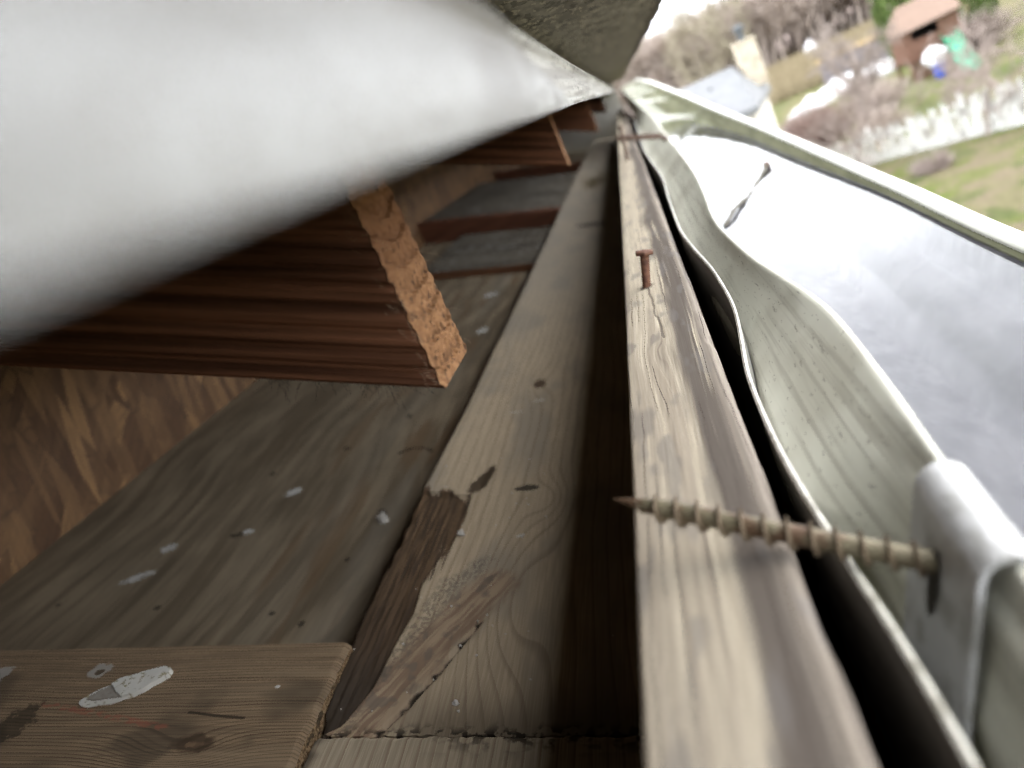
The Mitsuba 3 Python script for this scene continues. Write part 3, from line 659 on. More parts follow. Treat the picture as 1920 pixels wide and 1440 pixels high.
# ---- sheathed house wall
k = 'house_wall'
put('strand_panel', box(-0.630, -0.6115, -1.4, 5.3, -0.7, 0.360), 'strand_board', k, smooth=False)
mat('siding_paint', (0.42, 0.40, 0.36), 0.7)
for i in range(25):
    z1 = -0.36 - i * 0.2
    put('siding_board', trimesh.convex.convex_hull(np.array([(x, y, z) for y in (-1.4, 5.3) for x, z in ((-0.66, z1), (-0.642, z1), (-0.660, z1 - 0.2), (-0.6305, z1 - 0.2))])), 'siding_paint', k, smooth=False)
tag(k, 'house wall of brown pressed-strand panel at the back of the soffit', 'wall')
tag(k + '__strand_panel', 'warm brown pressed wood-strand panel')
k = put('added_end_panel', box(-2.3, 0.02, -1.46, -1.41, -0.40, 1.3), 'strand_board', smooth=False)  # added out of view, keeps sky light from leaking into the cavity
tag(k, 'added unseen strand panel shutting stray light out of the eave at the near end', 'panel')
k = put('added_end_panel', box(-0.66, -0.0005, 5.22, 5.26, -0.36, 0.36), 'siding_paint', smooth=False)  # added to block light coming in past the far end
tag(k, 'added painted panel shutting stray light out of the eave at the far end', 'panel')

# ---- fascia board
ysf = np.concatenate([np.linspace(-1.4, 0.05, 60), np.linspace(0.053, 0.95, 420), np.linspace(0.96, 5.2, 220)])
U, Y = np.meshgrid(np.linspace(0, 1, 46), ysf, indexing='ij')
e1 = N3(Y * 55, 0.7, 0, 51, 5) * 0.0024 + N3(Y * 6, 0.7, 0, 52, 2) * 0.0012
e0 = N3(Y * 45, 0.2, 0, 53, 4) * 0.0006
X = (-0.0392 + e0) * (1 - U) + (0.0000 + e1) * U
rimr = np.clip((U - 0.95) / 0.05, 0, 1) ** 2
riml = np.clip((0.03 - U) / 0.03, 0, 1) ** 2
crk = np.exp(-(seg_dist(X, Y, [(-0.0240, 0.482), (-0.0228, 0.452), (-0.0215, 0.405), (-0.0196, 0.372)]) / 0.0005) ** 2)
Z = -0.1120 - rimr * 0.0022 - riml * 0.0010 + N3(X * 900, Y * 26, 0, 55, 3) * 0.0003 - crk * 0.0004
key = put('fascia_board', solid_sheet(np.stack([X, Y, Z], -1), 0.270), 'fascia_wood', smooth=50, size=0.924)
tag(key, 'weathered silver-grey fascia board on edge with a rusty nail standing in it', 'board')

# nail in the fascia
def bent_nail(base, axis, length, r, head_r, seed, sides=7):
    ax = np.asarray(axis, float); ax /= np.linalg.norm(ax)
    sh = tube([np.asarray(base) + ax * t for t in np.linspace(-0.004, length, 8)], [r * (0.9 + 0.1 * t) for t in np.linspace(0, 1, 8)], 12)
    rg = np.random.default_rng(seed)
    hd = lathe([(0, 0), (head_r * 0.9, 0.0002), (head_r, 0.0010), (head_r * 0.96, 0.0020), (head_r * 0.8, 0.0024), (0, 0.0026)], np.asarray(base) + ax * length, ax, sides)
    return sh, hd
key = 'rusty_nail'
sh, hd = bent_nail((-0.0226, 0.4477, -0.1037), (0.30, 0.02, 1.0), 0.0182, 0.0025, 0.0056, 1, 6)
put('shank', sh, 'nail_rust', key); put('head', hd, 'nail_rust', key, smooth=False)
tag(key, 'thick rusty nail half driven, standing upright on the fascia board', 'nail')

# ---- gutter
yB = [-1.4, 0.10, 0.1306, 0.163, 0.1972, 0.2428, 0.2877, 0.329, 0.4193, 0.5233, 0.6713, 0.8295, 1.4104, 2.12, 2.82, 3.4, 4.2, 5.0]
xB = [0.034, 0.0342, 0.0345, 0.0359, 0.0383, 0.0407, 0.0423, 0.0398, 0.0318, 0.0289, 0.0359, 0.0418, 0.0501, 0.0591, 0.0433, 0.0331, 0.030, 0.030]
zB = [-0.1] * 13 + [-0.0933, -0.0575, -0.0301, -0.010, 0.004]
yL = [-1.4, 0.2, 0.42, 0.61, 0.98, 1.4, 2.2, 2.9, 4.0, 4.5, 5.0]
xL = [0.150, 0.1530, 0.1563, 0.1635, 0.1697, 0.176, 0.1724, 0.158, 0.1501, 0.140, 0.130]
zL = [-0.143, -0.143, -0.1426, -0.1413, -0.1335, -0.1252, -0.0941, -0.058, -0.0192, -0.004, 0.006]
fB = PchipInterpolator(yB, np.stack([xB, zB], -1)); fL = PchipInterpolator(yL, np.stack([xL, zL], -1))
# smoother waves along the back edge
ws = np.linspace(-1.4, 5, 1300)
from scipy.ndimage import gaussian_filter1d
Bs = gaussian_filter1d(fB(ws), 3.0, axis=0, mode='nearest')
fB2 = lambda y: np.stack([np.interp(y, ws, Bs[:, 0]), np.interp(y, ws, Bs[:, 1])], -1)
st = np.concatenate([np.linspace(-1.4, 0.02, 16), np.linspace(0.03, 1.0, 260), np.linspace(1.01, 5.0, 200)])
def frame(y):
    b, l = fB2(y), fL(y)
    w = np.linalg.norm(l - b); t = (l - b) / w
    return b, t, np.array([t[1], -t[0]]), w        # n points down into the gutter
def dense(pts, n):
    p = np.array(pts, float)
    d = np.concatenate([[0], np.cumsum(np.linalg.norm(np.diff(p, axis=0), axis=1))])
    s = np.linspace(0, d[-1], n)
    return np.stack([np.interp(s, d, p[:, 0]), np.interp(s, d, p[:, 1])], -1)
def bulge(y):
    return float(np.clip((y - 0.168) / 0.05, 0, 1) * np.clip((3.2 - y) / 0.5, 0, 1))
def back_profile(y):
    b, t, nn, w = frame(y)
    g = bulge(y); g = g * g * (3 - 2 * g)
    low = np.array([np.interp(y, fine_y, fine_x) + 0.0016, -0.1245]) - b
    la = np.array([low @ t, low @ nn])
    steep = np.array([-0.0030, 0.0245])
    e = steep + (la - steep) * g
    k = np.array([-0.0002 - 0.0010 * (1 - g), 0.0010 * (1 - g)])
    return [(0.0006, 0.0045), (0.0012, 0.0008), (0.0004, -0.0004), tuple(np.array([-0.0006, 0.0006])), tuple(e * 0.30), tuple(e * 0.40 + k), tuple(e * 0.46 + k), tuple(e), tuple(e + [-0.0006, 0.006]), (-0.006 * g - 0.001, 0.042), (0.0022, 0.070)]
fine_y = np.linspace(-1.4, 5.2, 2300)
fA = PchipInterpolator(1.07 * np.array([-1.4, 0.0909, 0.1184, 0.144, 0.1644, 0.2069, 0.2592, 0.2919, 0.3509, 0.4072, 0.48, 0.5564, 0.70, 0.8978, 1.15, 1.4, 1.8, 2.9, 5.2]),
                       1.07 * np.array([0.0124, 0.0124, 0.0114, 0.0094, 0.0078, 0.0061, 0.0068, 0.0099, 0.0139, 0.0134, 0.0095, 0.0067, 0.0085, 0.0124, 0.0095, 0.0080, 0.0120, 0.020, 0.020]))
fine_x = gaussian_filter1d(fA(fine_y), 5.0, mode='nearest')
def gutter_part(fn, th=0.0008, n=40):
    L = []
    for y in st:
        b, t, nn, w = frame(y)
        loop = thick_line(dense(fn(w) if fn is not back else back_profile(y), n), th)
        q = b + loop[:, :1] * t + loop[:, 1:] * nn
        L.append(np.stack([q[:, 0], np.full(len(q), y), q[:, 1]], -1))
    return sweep(np.array(L))
back = lambda w: [(0.0006, 0.0045), (0.0012, 0.0008), (0.0004, -0.0004), (-0.0006, 0.0006), (-0.0046, 0.0078), (-0.0060, 0.0098), (-0.0062, 0.0112), (-0.0140, 0.0245), (-0.0150, 0.0300), (-0.0120, 0.0400), (0.0022, 0.070)]
floor = lambda w: [(0.0024, 0.0712), (0.006, 0.0735), (w * 0.5, 0.0745), (w - 0.040, 0.0735), (w - 0.034, 0.071)]
front = lambda w: [(w - 0.0335, 0.0698), (w - 0.030, 0.052), (w - 0.022, 0.040), (w - 0.0135, 0.032), (w - 0.0112, 0.022), (w - 0.0106, 0.006), (w - 0.0104, 0.0020)]
lip = lambda w: [(w - 0.0112, 0.0026), (w - 0.0119, 0.0012), (w - 0.0110, -0.0006), (w - 0.0100, -0.0018), (w - 0.0045, -0.0020), (w - 0.0005, -0.0008), (w + 0.0010, 0.0025), (w - 0.0002, 0.0062), (w - 0.0030, 0.0075)]
key = 'gutter'
put('back_wall', gutter_part(back, 0.0010, 60), 'gutter_paint', key, smooth=50)
put('floor', gutter_part(floor), 'gutter_inside', key, smooth=50)
put('front_wall', gutter_part(front), 'gutter_inside', key, smooth=50)
put('front_lip', gutter_part(lip, 0.0012, 40), 'lip_paint', key, smooth=60)
b, t, nn, w = frame(4.995)
cap = np.array([[0, 0], [0.001, 0.07], [0.006, 0.0735], [w - 0.04, 0.0735], [w - 0.033, 0.0698], [w - 0.022, 0.04], [w - 0.007, 0.02], [w, 0.0]])
q = b + cap[:, :1] * t + cap[:, 1:] * nn
put('end_cap', trimesh.convex.convex_hull(np.vstack([np.stack([q[:, 0], np.full(len(q), yy), q[:, 1]], -1) for yy in (4.996, 4.999)])), 'gutter_paint', key, smooth=False)
tag(key, 'sagging pale metal gutter full of water with a white front lip', 'gutter')
tag(key + '__back_wall', 'buckled beige back wall with a wavy top edge')
tag(key + '__front_lip', 'white rolled front lip')

# water lying in the gutter: clipped to the inside of the tilted trough
WL = -0.1446
rows = []
for y in np.linspace(-1.39, 3.4, 420):
    b, t, nn, w = frame(y)
    def cross(fn):
        p = dense(fn(w), 200)
        q = b + p[:, :1] * t + p[:, 1:] * nn
        i = np.where((q[:-1, 1] - WL) * (q[1:, 1] - WL) <= 0)[0]
        if not len(i): return None
        i = i[0]; a = (WL - q[i, 1]) / (q[i + 1, 1] - q[i, 1] + 1e-12)
        return q[i] + (q[i + 1] - q[i]) * a
    inner = lambda w: back_profile(y)[6:] + floor(w)
    l = cross(inner)
    r = cross(lambda w: [(w - 0.0335, 0.0698), (w - 0.030, 0.052), (w - 0.022, 0.040), (w - 0.0135, 0.032), (w - 0.0112, 0.022), (w - 0.0106, 0.0020)])
    if r is None: r = cross(floor)
    if l is None or r is None: break
    if r[0] - l[0] < 0.002: break
    rows.append([(l[0] + 0.0006 + (r[0] - l[0] - 0.0012) * s, y, WL) for s in np.linspace(0, 1, 12)])
WATER_END = rows[-1][0][1]
k = put('water', quads(np.array(rows)[:, ::-1]), 'water_surface', smooth=False)
tag(k, 'still rain water in the gutter mirroring the cloudy sky', kind='structure')
srows = [[(x, y, z - 0.022) for x, y, z in r] for r in rows]
lo = []
for y in np.linspace(-1.39, WATER_END - 0.45, 240):
    b, t, nn, w = frame(y)
    pp = dense([(0.003, 0.0690), (0.006, 0.0715), (w * 0.5, 0.0722), (w - 0.0425, 0.0715), (w - 0.036, 0.0690), (w - 0.0318, 0.0515), (w - 0.0238, 0.0385), (w - 0.0150, 0.0300), (w - 0.0126, 0.0215), (w - 0.0119, 0.0060)], 60)
    pp = pp[(b + pp[:, :1] * t + pp[:, 1:] * nn)[:, 1] < WL - 0.001] if False else pp
    q = b + pp[:, :1] * t + pp[:, 1:] * nn
    q[:, 1] = np.minimum(q[:, 1], WL - 0.0012)
    lo.append([(a[0], y, a[1]) for a in q])
k = put('silt', quads(np.array(lo)[:, ::-1]), 'silt', smooth=40)
tag(k, 'dark silt settled on the gutter floor under the water', 'silt', kind='stuff')

# straps across the far, dry part of the gutter
for i, (y, xa, za, xb, zb) in enumerate(((2.12, 0.0590, -0.0935, 0.1735, -0.1390), (2.82, 0.0415, -0.0565, 0.1540, -0.0905), (3.40, 0.0335, -0.0305, 0.1450, -0.0575), (3.9, 0.031, -0.016, 0.142, -0.034))):
    G = np.array([[(xa + (xb - xa) * q, yy, za + (zb - za) * q + 0.003 * math.sin(math.pi * q)) for yy in (y - 0.012, y + 0.012)] for q in np.linspace(0, 1, 10)])
    k = put('gutter_strap', solid_sheet(G[:, ::-1], 0.0115), 'bar_metal', smooth=False)
    tag(k, ['nearest pale strap crossing the far end of the gutter', 'second pale strap across the gutter, counted from the camera', 'third pale strap across the gutter, small and far away', 'farthest pale strap across the gutter'][i], 'strap', 'straps across the gutter')

# ---- flashing standing between fascia and gutter
sA = np.concatenate([np.linspace(-1.4, 0.05, 16), np.linspace(0.06, 1.0, 300), np.linspace(1.01, 5.2, 220)])
xa = np.interp(sA, fine_y, fine_x)
notch = -0.012 * np.exp(-((sA - 1.46) / 0.05) ** 4)
L, Le = [], []
for y, x, nz in zip(sA, xa, notch):
    rg = 0.0006 * (meshkit.fbm(np.array([y * 60, 0.0, 3.0]), 3, 5) - 0.5)
    zt0 = -0.1070 + nz + rg
    p = dense([(x, zt0 - 0.0012), (x - 0.0004, zt0 - 0.012), (x * 0.75, zt0 - 0.05), (0.0020, -0.235), (-0.0030, -0.262)], 16)
    loop = thick_line(p, 0.0009)
    L.append(np.stack([loop[:, 0], np.full(len(loop), y), loop[:, 1]], -1))
    e = np.array([(x - 0.0007, zt0 - 0.0026), (x - 0.0008, zt0 - 0.0005), (x, zt0), (x + 0.0008, zt0 - 0.0005), (x + 0.0007, zt0 - 0.0026)])[::-1]
    Le.append(np.stack([e[:, 0], np.full(len(e), y), e[:, 1]], -1))
key = 'flashing'
put('sheet', sweep(np.array(L)), 'flashing_paint', key, smooth=50)
put('edge_bead', sweep(np.array(Le)), 'flashing_edge', key, smooth=60)
tag(key, 'bent metal flashing with a thin bright wavy edge between fascia and gutter', 'flashing')

# ---- hidden hanger hooked over the back wall, lower right
def hanger(y0, y1):
    R0 = 0.0052
    prof = [(R0 - 0.0012, 0.022), (R0 - 0.0004, 0.008)] + [(-0.0008 + R0 * math.cos(a), 0.0030 - R0 * math.sin(a)) for a in np.linspace(0, math.pi, 26)] + [(-R0 - 0.0008, 0.010), (-0.0062, 0.026), (-0.0058, 0.060)]
    L = []
    for y in np.linspace(y0, y1, 14):
        b, t, nn, w = frame(y)
        s = (y - y0) / (y1 - y0)
        p = np.array(prof)
        loop = thick_line(dense(p, 70), 0.0014)
        q = b + loop[:, :1] * t + loop[:, 1:] * nn
        L.append(np.stack([q[:, 0], y - 0.10 * np.clip(loop[:, 1] - 0.004, 0, 1) * (loop[:, 0] < 0), q[:, 1]], -1))
    return sweep(np.array(L))
key = 'gutter_hanger'
put('hook', hanger(0.1275, 0.1640), 'hanger_metal', key, smooth=50)
b, t, nn, w = frame(0.1465)
c = b + t * -0.0073 + nn * 0.0150
ang = np.linspace(0, 2 * np.pi, 33)
slot = quads(np.array([[np.insert(c + nn * (0.0075 * rr * math.sin(a)), 1, 0.1455 + 0.0026 * rr * math.cos(a)) for a in ang] for rr in (0.001, 0.5, 1.0)]))
put('screw_slot', slot, 'hole_dark', key, smooth=False)
tag(key, 'pale metal hanger hooked over the gutter edge, blurred at lower right', 'hanger')

# ---- screws
def thread(start, axis, length, r_core, r_out, pitch, tip, sides=22, ramp=0.06):
    ax = np.asarray(axis, float); ax /= np.linalg.norm(ax)
    a = np.cross(ax, [0.2, 0.3, 0.93]); a /= np.linalg.norm(a); b2 = np.cross(ax, a)
    n = int(length / pitch * sides)
    s = np.linspace(0, length, n)
    th = 2 * np.pi * s / pitch
    taper = np.clip((length - s) / tip, 0.05, 1)
    rc = r_core * taper * 0.9; ro = (r_core + (r_out - r_core) * np.minimum(1, (length - s) / (tip * 0.8) + 0.08)) * np.clip(taper * 1.15, 0, 1)
    rad = np.cos(th)[:, None] * a + np.sin(th)[:, None] * b2
    c = np.asarray(start) + s[:, None] * ax
    hw = pitch * 0.13
    P = np.stack([c + rc[:, None] * rad - ax * hw, c + ro[:, None] * rad - ax * 0.00018, c + ro[:, None] * rad + ax * 0.00018, c + rc[:, None] * rad + ax * hw], 1)
    return quads(P[:, ::-1])
def screw(key, head, tip, r_core, r_out, pitch, head_r, mats, plain=0.006):
    head, tip = np.array(head), np.array(tip)
    ax = tip - head; Ln = np.linalg.norm(ax); ax /= Ln
    tp = r_core * 5
    put('shaft', lathe([(r_core, -0.001), (r_core, plain), (r_core * 0.94, Ln - tp), (r_core * 0.5, Ln - tp * 0.45), (0.00012, Ln)], head, ax, 20), mats[0], key, smooth=40)
    put('thread', thread(head + ax * plain, ax, Ln - plain - 0.0015, r_core * 0.95, r_out, pitch, tp), mats[1], key, smooth=40)
    put('head', lathe([(0, -0.0030), (head_r * 0.9, -0.0028), (head_r, -0.0020), (head_r * 0.9, -0.0014), (r_core * 1.05, 0.0014)], head, ax, 24), mats[0], key, smooth=40)
screw('deck_screw', (0.0262, 0.1468, -0.1088), (-0.0349, 0.1744, -0.0863), 0.0023, 0.0036, 0.0050, 0.0048, ('screw_metal', 'thread_rust'), 0.0016)
tag('deck_screw', 'long corroded coarse-thread screw pointing left from the hanger over the fascia board', 'screw')
tw = np.array([[0.0455, 0.7300], [0.0560, 0.7560], [0.0640, 0.7810], [0.0775, 0.8150], [0.0880, 0.8440], [0.0985, 0.8790], [0.1120, 0.9150], [0.1225, 0.9480]])
tt = np.linspace(0, 7, 60); pxy = CubicSpline(np.arange(8), tw)(tt)
rr = 0.0016 + 0.0013 * np.clip(np.sin(tt * 5.3) - 0.35, 0, 1) + 0.0008 * N3(tt * 3, 0, 0, 4, 3)
key = 'twig'
put('stem', tube(np.column_stack([pxy, WL + 0.0012 + 0.002 * np.sin(tt * 1.1)]), rr, 9), 'dark_rust', key, smooth=50)
kb = trimesh.creation.icosphere(3, 0.0042); kb.vertices *= 1 + 0.5 * N3(*(kb.vertices.T * 260), 3, 3)[:, None]; kb.apply_translation((0.1238, 0.9520, WL + 0.003))
put('bud', kb, 'spike_rust', key, smooth=60)
tag(key, 'dark knobbly twig floating on the water in the gutter', 'twig')
# spike and nails at the far notch
key = 'gutter_spike'
put('shank', tube([(-0.026, 1.440, -0.0745), (0.010, 1.437, -0.0880), (0.0455, 1.432, -0.1010)], 0.0030, 10), 'spike_rust', key)
put('head', lathe([(0, -0.002), (0.006, -0.0015), (0.006, 0.0015), (0, 0.002)], (0.0463, 1.432, -0.1013), (0.94, 0, -0.34), 14), 'spike_rust', key, smooth=False)
tag(key, 'thin rusty gutter spike lying across from the fascia to the gutter, far along', 'spike')
key = 'gutter_spike_001'
put('shank', tube([(-0.030, 1.50, -0.0710), (0.010, 1.49, -0.0855), (0.0440, 1.48, -0.0980)], 0.0020, 8), 'spike_rust', key)
tag(key, 'thinner rusty spike just behind the first one, crossing to the gutter', 'spike')
key = 'rusty_nail_001'
sh, hd = bent_nail((-0.0217, 1.317, -0.1037), (0.16, 0.0, 0.98), 0.052, 0.0028, 0.0055, 2, 8)
put('shank', sh, 'spike_rust', key); put('head', hd, 'spike_rust', key, smooth=False)
tag(key, 'slender rusty nail leaning upright on the fascia beside the far spikes', 'nail')
key = 'hanging_nail'
b, t, nn, w = frame(1.36)
pb = b - t * 0.004
p0, p1 = pb + nn * 0.002, pb + nn * 0.060
put('shank', tube([(p0[0], 1.36, p0[1]), (p1[0] - 0.002, 1.355, p1[1])], 0.0019, 8), 'spike_rust', key)
put('head', trimesh.creation.icosphere(2, 0.005).apply_translation((p0[0], 1.36, p0[1] + 0.001)), 'spike_rust', key, smooth=40)
tag(key, 'rusty nail hanging head up against the beige gutter back, far along', 'nail')

# ================================================================== the yard
def col_lawn(p, n, uv):
    a = fbm(p.x * 0.55, p.y * 0.55, 1.0, 4); b = fbm(p.x * 2.6, p.y * 2.6, 4.0, 4); d = fbm(p.x * 14, p.y * 14, 7.0, 3)
    c = mix((0.200, 0.180, 0.095), (0.145, 0.170, 0.045), smoothstep(0.36, 0.58, a))
    c = mix(c, (0.240, 0.190, 0.130), smoothstep(0.45, 0.65, b) * 0.8)
    c = mix(c, (0.095, 0.125, 0.035), smoothstep(0.56, 0.72, fbm(p.x * 1.1 + 9, p.y * 1.1, 3.0, 3)) * 0.75)
    far = smoothstep(62, 75, p.y)
    c = mix(c, mix((0.250, 0.195, 0.105), (0.200, 0.140, 0.085), b), far)
    return c * (0.33 + 0.36 * d)
mat('lawn', col_lawn, 0.95, two=False)
gx = np.concatenate([np.linspace(-400, -20, 12), np.linspace(-15, 45, 90), np.linspace(50, 500, 14)])
gy = np.concatenate([np.linspace(-300, -5, 8), np.linspace(0, 130, 160), np.linspace(140, 900, 20)])
X, Y = np.meshgrid(gx, gy, indexing='ij')
Z = GROUND + N3(X * 0.25, Y * 0.25, 0, 3, 3) * 0.25
k = put('ground', quads(np.stack([X, Y, Z], -1)), 'lawn', smooth=True)
tag(k, 'patchy dry lawn sloping off to the woods', kind='structure')

# white picket fence, right
mat('fence_white', lambda p, n, uv: mix((0.66, 0.66, 0.64), (0.34, 0.32, 0.30), smoothstep(0.50, 0.75, fbm(p.x * 6, p.y * 6, p.z * 3, 3))), 0.7)
rf = np.random.default_rng(11)
pa, pb = np.array([4.6, 30.2]), np.array([12.6, 23.0])
Ln = np.linalg.norm(pb - pa); ud = (pb - pa) / Ln; nd = np.array([-ud[1], ud[0]])
key = 'picket_fence'
for i in range(int(Ln / 0.10)):
    s = i * 0.10
    c = pa + ud * s
    h = 0.85 + 0.60 * s / Ln + rf.normal(0, 0.06)
    if rf.random() < 0.07: h *= 0.6
    w2 = 0.040
    lean = rf.normal(0, 0.05, 2)
    base = [(-w2, 0), (w2, 0), (w2, h - 0.05), (0, h), (-w2, h - 0.05)]
    pts = [[c[0] + ud[0] * a + nd[0] * q + lean[0] * z * ud[0] + lean[1] * z * nd[0], c[1] + ud[1] * a + nd[1] * q + lean[0] * z * ud[1] + lean[1] * z * nd[1], GROUND + z] for q in (0.0, 0.02) for a, z in base]
    put('picket', trimesh.convex.convex_hull(np.array(pts)), 'fence_white', key, smooth=False)
for z in (0.10, 0.72):
    pts = [[*(p + nd * q), GROUND + z + h] for p in (pa, pb) for q in (0.022, 0.06) for h in (0, 0.13)]
    put('rail', trimesh.convex.convex_hull(np.array(pts)), 'fence_white', key, smooth=False)
for s, hh in ((0.0, 1.0), (3.0, 1.15), (5.9, 1.35), (8.6, 1.5)):
    c = pa + ud * s + nd * 0.12
    put('post', box(c[0] - 0.07, c[0] + 0.07, c[1] - 0.07, c[1] + 0.07, GROUND - 0.1, GROUND + hh, 0.02), 'fence_white', key, smooth=False)
tag(key, 'weathered white picket fence across the lawn at right', 'fence')

# neighbour's house: hip roof, chimney
mat('far_roof', lambda p, n, uv: mix((0.195, 0.198, 0.202), (0.150, 0.153, 0.157), fbm(p.x * 3, p.y * 3, p.z * 8, 3)), 0.85)
mat('far_wall', (0.52, 0.49, 0.43), 0.85)
mat('chimney_face', lambda p, n, uv: mix((0.52, 0.46, 0.36), (0.34, 0.28, 0.21), smoothstep(0.5, 0.7, fbm(p.x * 6, p.y * 6, p.z * 9, 3))), 0.8)
mat('flue_metal', (0.08, 0.09, 0.10), 0.4, metallic=0.6)
key = 'neighbour_house'
eave = [(4.72, 29.4, -1.92), (3.30, 23.4, -1.90), (-1.4, 24.4, -1.90), (0.0, 30.6, -1.92)]
ridge = [(3.62, 28.0, -0.82), (0.9, 28.2, -0.82)]
low = [(x, y, z - 0.16) for x, y, z in eave]
put('roof', trimesh.convex.convex_hull(np.array(eave + ridge + low)), 'far_roof', key, smooth=False)
wl = [(x * 0.94 + 0.1, 0.95 * (y - 27) + 27, z) for x, y, _ in eave for z in (-2.08, GROUND - 0.2)]
put('wall', trimesh.convex.convex_hull(np.array(wl)), 'far_wall', key, smooth=False)
put('chimney', cat([box(3.82, 4.46, 27.6, 28.3, -1.7, -0.30, 0.02), box(3.79, 4.49, 27.57, 28.33, -0.298, -0.235, 0.01)]), 'chimney_face', f'{key}__roof', smooth=False)
put('flue_pipe', lathe([(0.10, -0.25), (0.10, 0.05), (0.17, 0.06), (0.17, 0.20), (0.03, 0.27), (0, 0.275)], (4.12, 27.95, 0), (0, 0, 1), 16), 'flue_metal', f'{key}__roof', smooth=40)
put('vent_pipe', lathe([(0.05, -1.5), (0.05, -1.10), (0, -1.09)], (2.62, 26.6, 0), (0, 0, 1), 10), 'flue_metal', f'{key}__roof', smooth=40)
tag(key, 'neighbouring house with grey roof and cream chimney topped by a dark flue', 'house')

# raised playhouse with slide
mat('play_red', lambda p, n, uv: mix((0.180, 0.100, 0.070), (0.125, 0.070, 0.050), fbm(p.x * 3, p.y * 3, p.z * 14, 3)), 0.8)
mat('play_roof', lambda p, n, uv: mix((0.26, 0.185, 0.145), (0.205, 0.145, 0.115), fbm(p.x * 2, p.y * 9, p.z * 9, 3)), 0.8)
mat('play_dark', (0.035, 0.03, 0.028), 0.8)
mat('slide_green', (0.010, 0.26, 0.14), 0.35)
key = 'playhouse'
px0, px1, py0, py1 = 13.1, 15.6, 42.9, 45.0
pr = np.array([(px0 - 0.15, py0 - 0.25, -3.14), (px1 + 0.1, py0 - 0.25, -3.0), (px0 + 0.3, (py0 + py1) / 2, -2.0), (px1 + 0.15, (py0 + py1) / 2, -1.95), (px0 - 0.1, py1 + 0.2, -3.1), (px1 + 0.2, py1 + 0.2, -3.0)])
put('roof', trimesh.convex.convex_hull(np.vstack([pr, pr + [0, 0, -0.05]])), 'play_roof', key, smooth=False)
for i in range(9):
    z0 = -4.45 + i * 0.16
    if i < 5: put('wall_board', box(px0, px1, py0, py0 + 0.03, z0, z0 + 0.15, 0.006), 'play_red', key, smooth=False)
    else:
        put('wall_board', box(px0, px0 + 0.35, py0, py0 + 0.03, z0, z0 + 0.15, 0.006), 'play_red', key, smooth=False)
        put('wall_board', box(px0 + 1.55, px1, py0, py0 + 0.03, z0, z0 + 0.15, 0.006), 'play_red', key, smooth=False)
put('side_wall', box(px0, px0 + 0.04, py0 + 0.04, py1, -4.45, -3.2), 'play_red', key, smooth=False)
put('side_wall', box(px1 - 0.04, px1, py0 + 0.04, py1, -4.45, -3.2), 'play_red', key, smooth=False)
put('rear_wall', box(px0 + 0.05, px1 - 0.05, py1 - 0.04, py1, -4.45, -3.1), 'play_dark', key, smooth=False)
put('platform', box(px0 - 0.05, px1 + 0.05, py0 - 0.05, py1 + 0.05, -4.60, -4.46), 'play_red', key, smooth=False)
for x in (px0 + 0.06, px1 - 0.06):
    for y in (py0 + 0.06, py1 - 0.06):
        put('post', box(x - 0.06, x + 0.06, y - 0.06, y + 0.06, GROUND - 0.1, -4.61), 'play_red', key, smooth=False)
for i in range(10):
    put('lower_board', box(px0 + 0.1 + i * 0.16, px0 + 0.24 + i * 0.16, py0 + 0.14, py0 + 0.17, GROUND - 0.05, -4.62), 'play_red', key, smooth=False)
tag(key, 'red-brown wooden playhouse on posts with a tan roof', 'playhouse')
s0, s1 = np.array([14.95, 42.8, -4.05]), np.array([14.05, 38.6, -5.42])
Sg = []
for s in np.linspace(0, 1, 20):
    c = s0 + (s1 - s0) * s + np.array([0, 0, 0.10 * math.sin(s * math.pi * 2.2)])
    for_ = []
    for a, hgt in ((-0.36, 0.20), (-0.34, 0.21), (-0.28, 0.02), (-0.15, 0.0), (0, -0.01), (0.15, 0.0), (0.28, 0.02), (0.34, 0.21), (0.36, 0.20)):
        for_.append(c + np.array([0.978, -0.21, 0]) * a + np.array([0, 0, hgt]))
    Sg.append(for_)
k = put('slide', solid_sheet(np.array(Sg), 0.03), 'slide_green', smooth=40)
tag(k, 'bright green plastic slide coming down from the playhouse', 'slide')
mat('cloth_white', (0.78, 0.78, 0.80), 0.9); mat('drum_blue', (0.02, 0.07, 0.45), 0.4)
s = trimesh.creation.icosphere(4, 1.0)
d = meshkit.fbm(s.vertices * 2.2 + 5, 4, 3)
s.vertices *= (0.78 + 0.5 * d)[:, None] * np.array([0.50, 0.42, 0.46])
s.apply_translation((13.75, 41.6, -4.60))
k = put('cloth_bundle', s, 'cloth_white', smooth=60)
tag(k, 'lumpy white bundle in front of the playhouse beside the slide', 'bundle')
k = put('plastic_drum', lathe([(0, -5.5), (0.22, -5.5), (0.24, -5.42), (0.25, -5.3), (0.25, -5.25), (0.235, -5.23), (0.25, -5.2), (0.24, -4.95), (0.20, -4.93), (0, -4.93)], (13.72, 41.3, 0), (0, 0, 1), 20), 'drum_blue', smooth=40)
tag(k, 'blue plastic drum standing under the white bundle', 'drum')

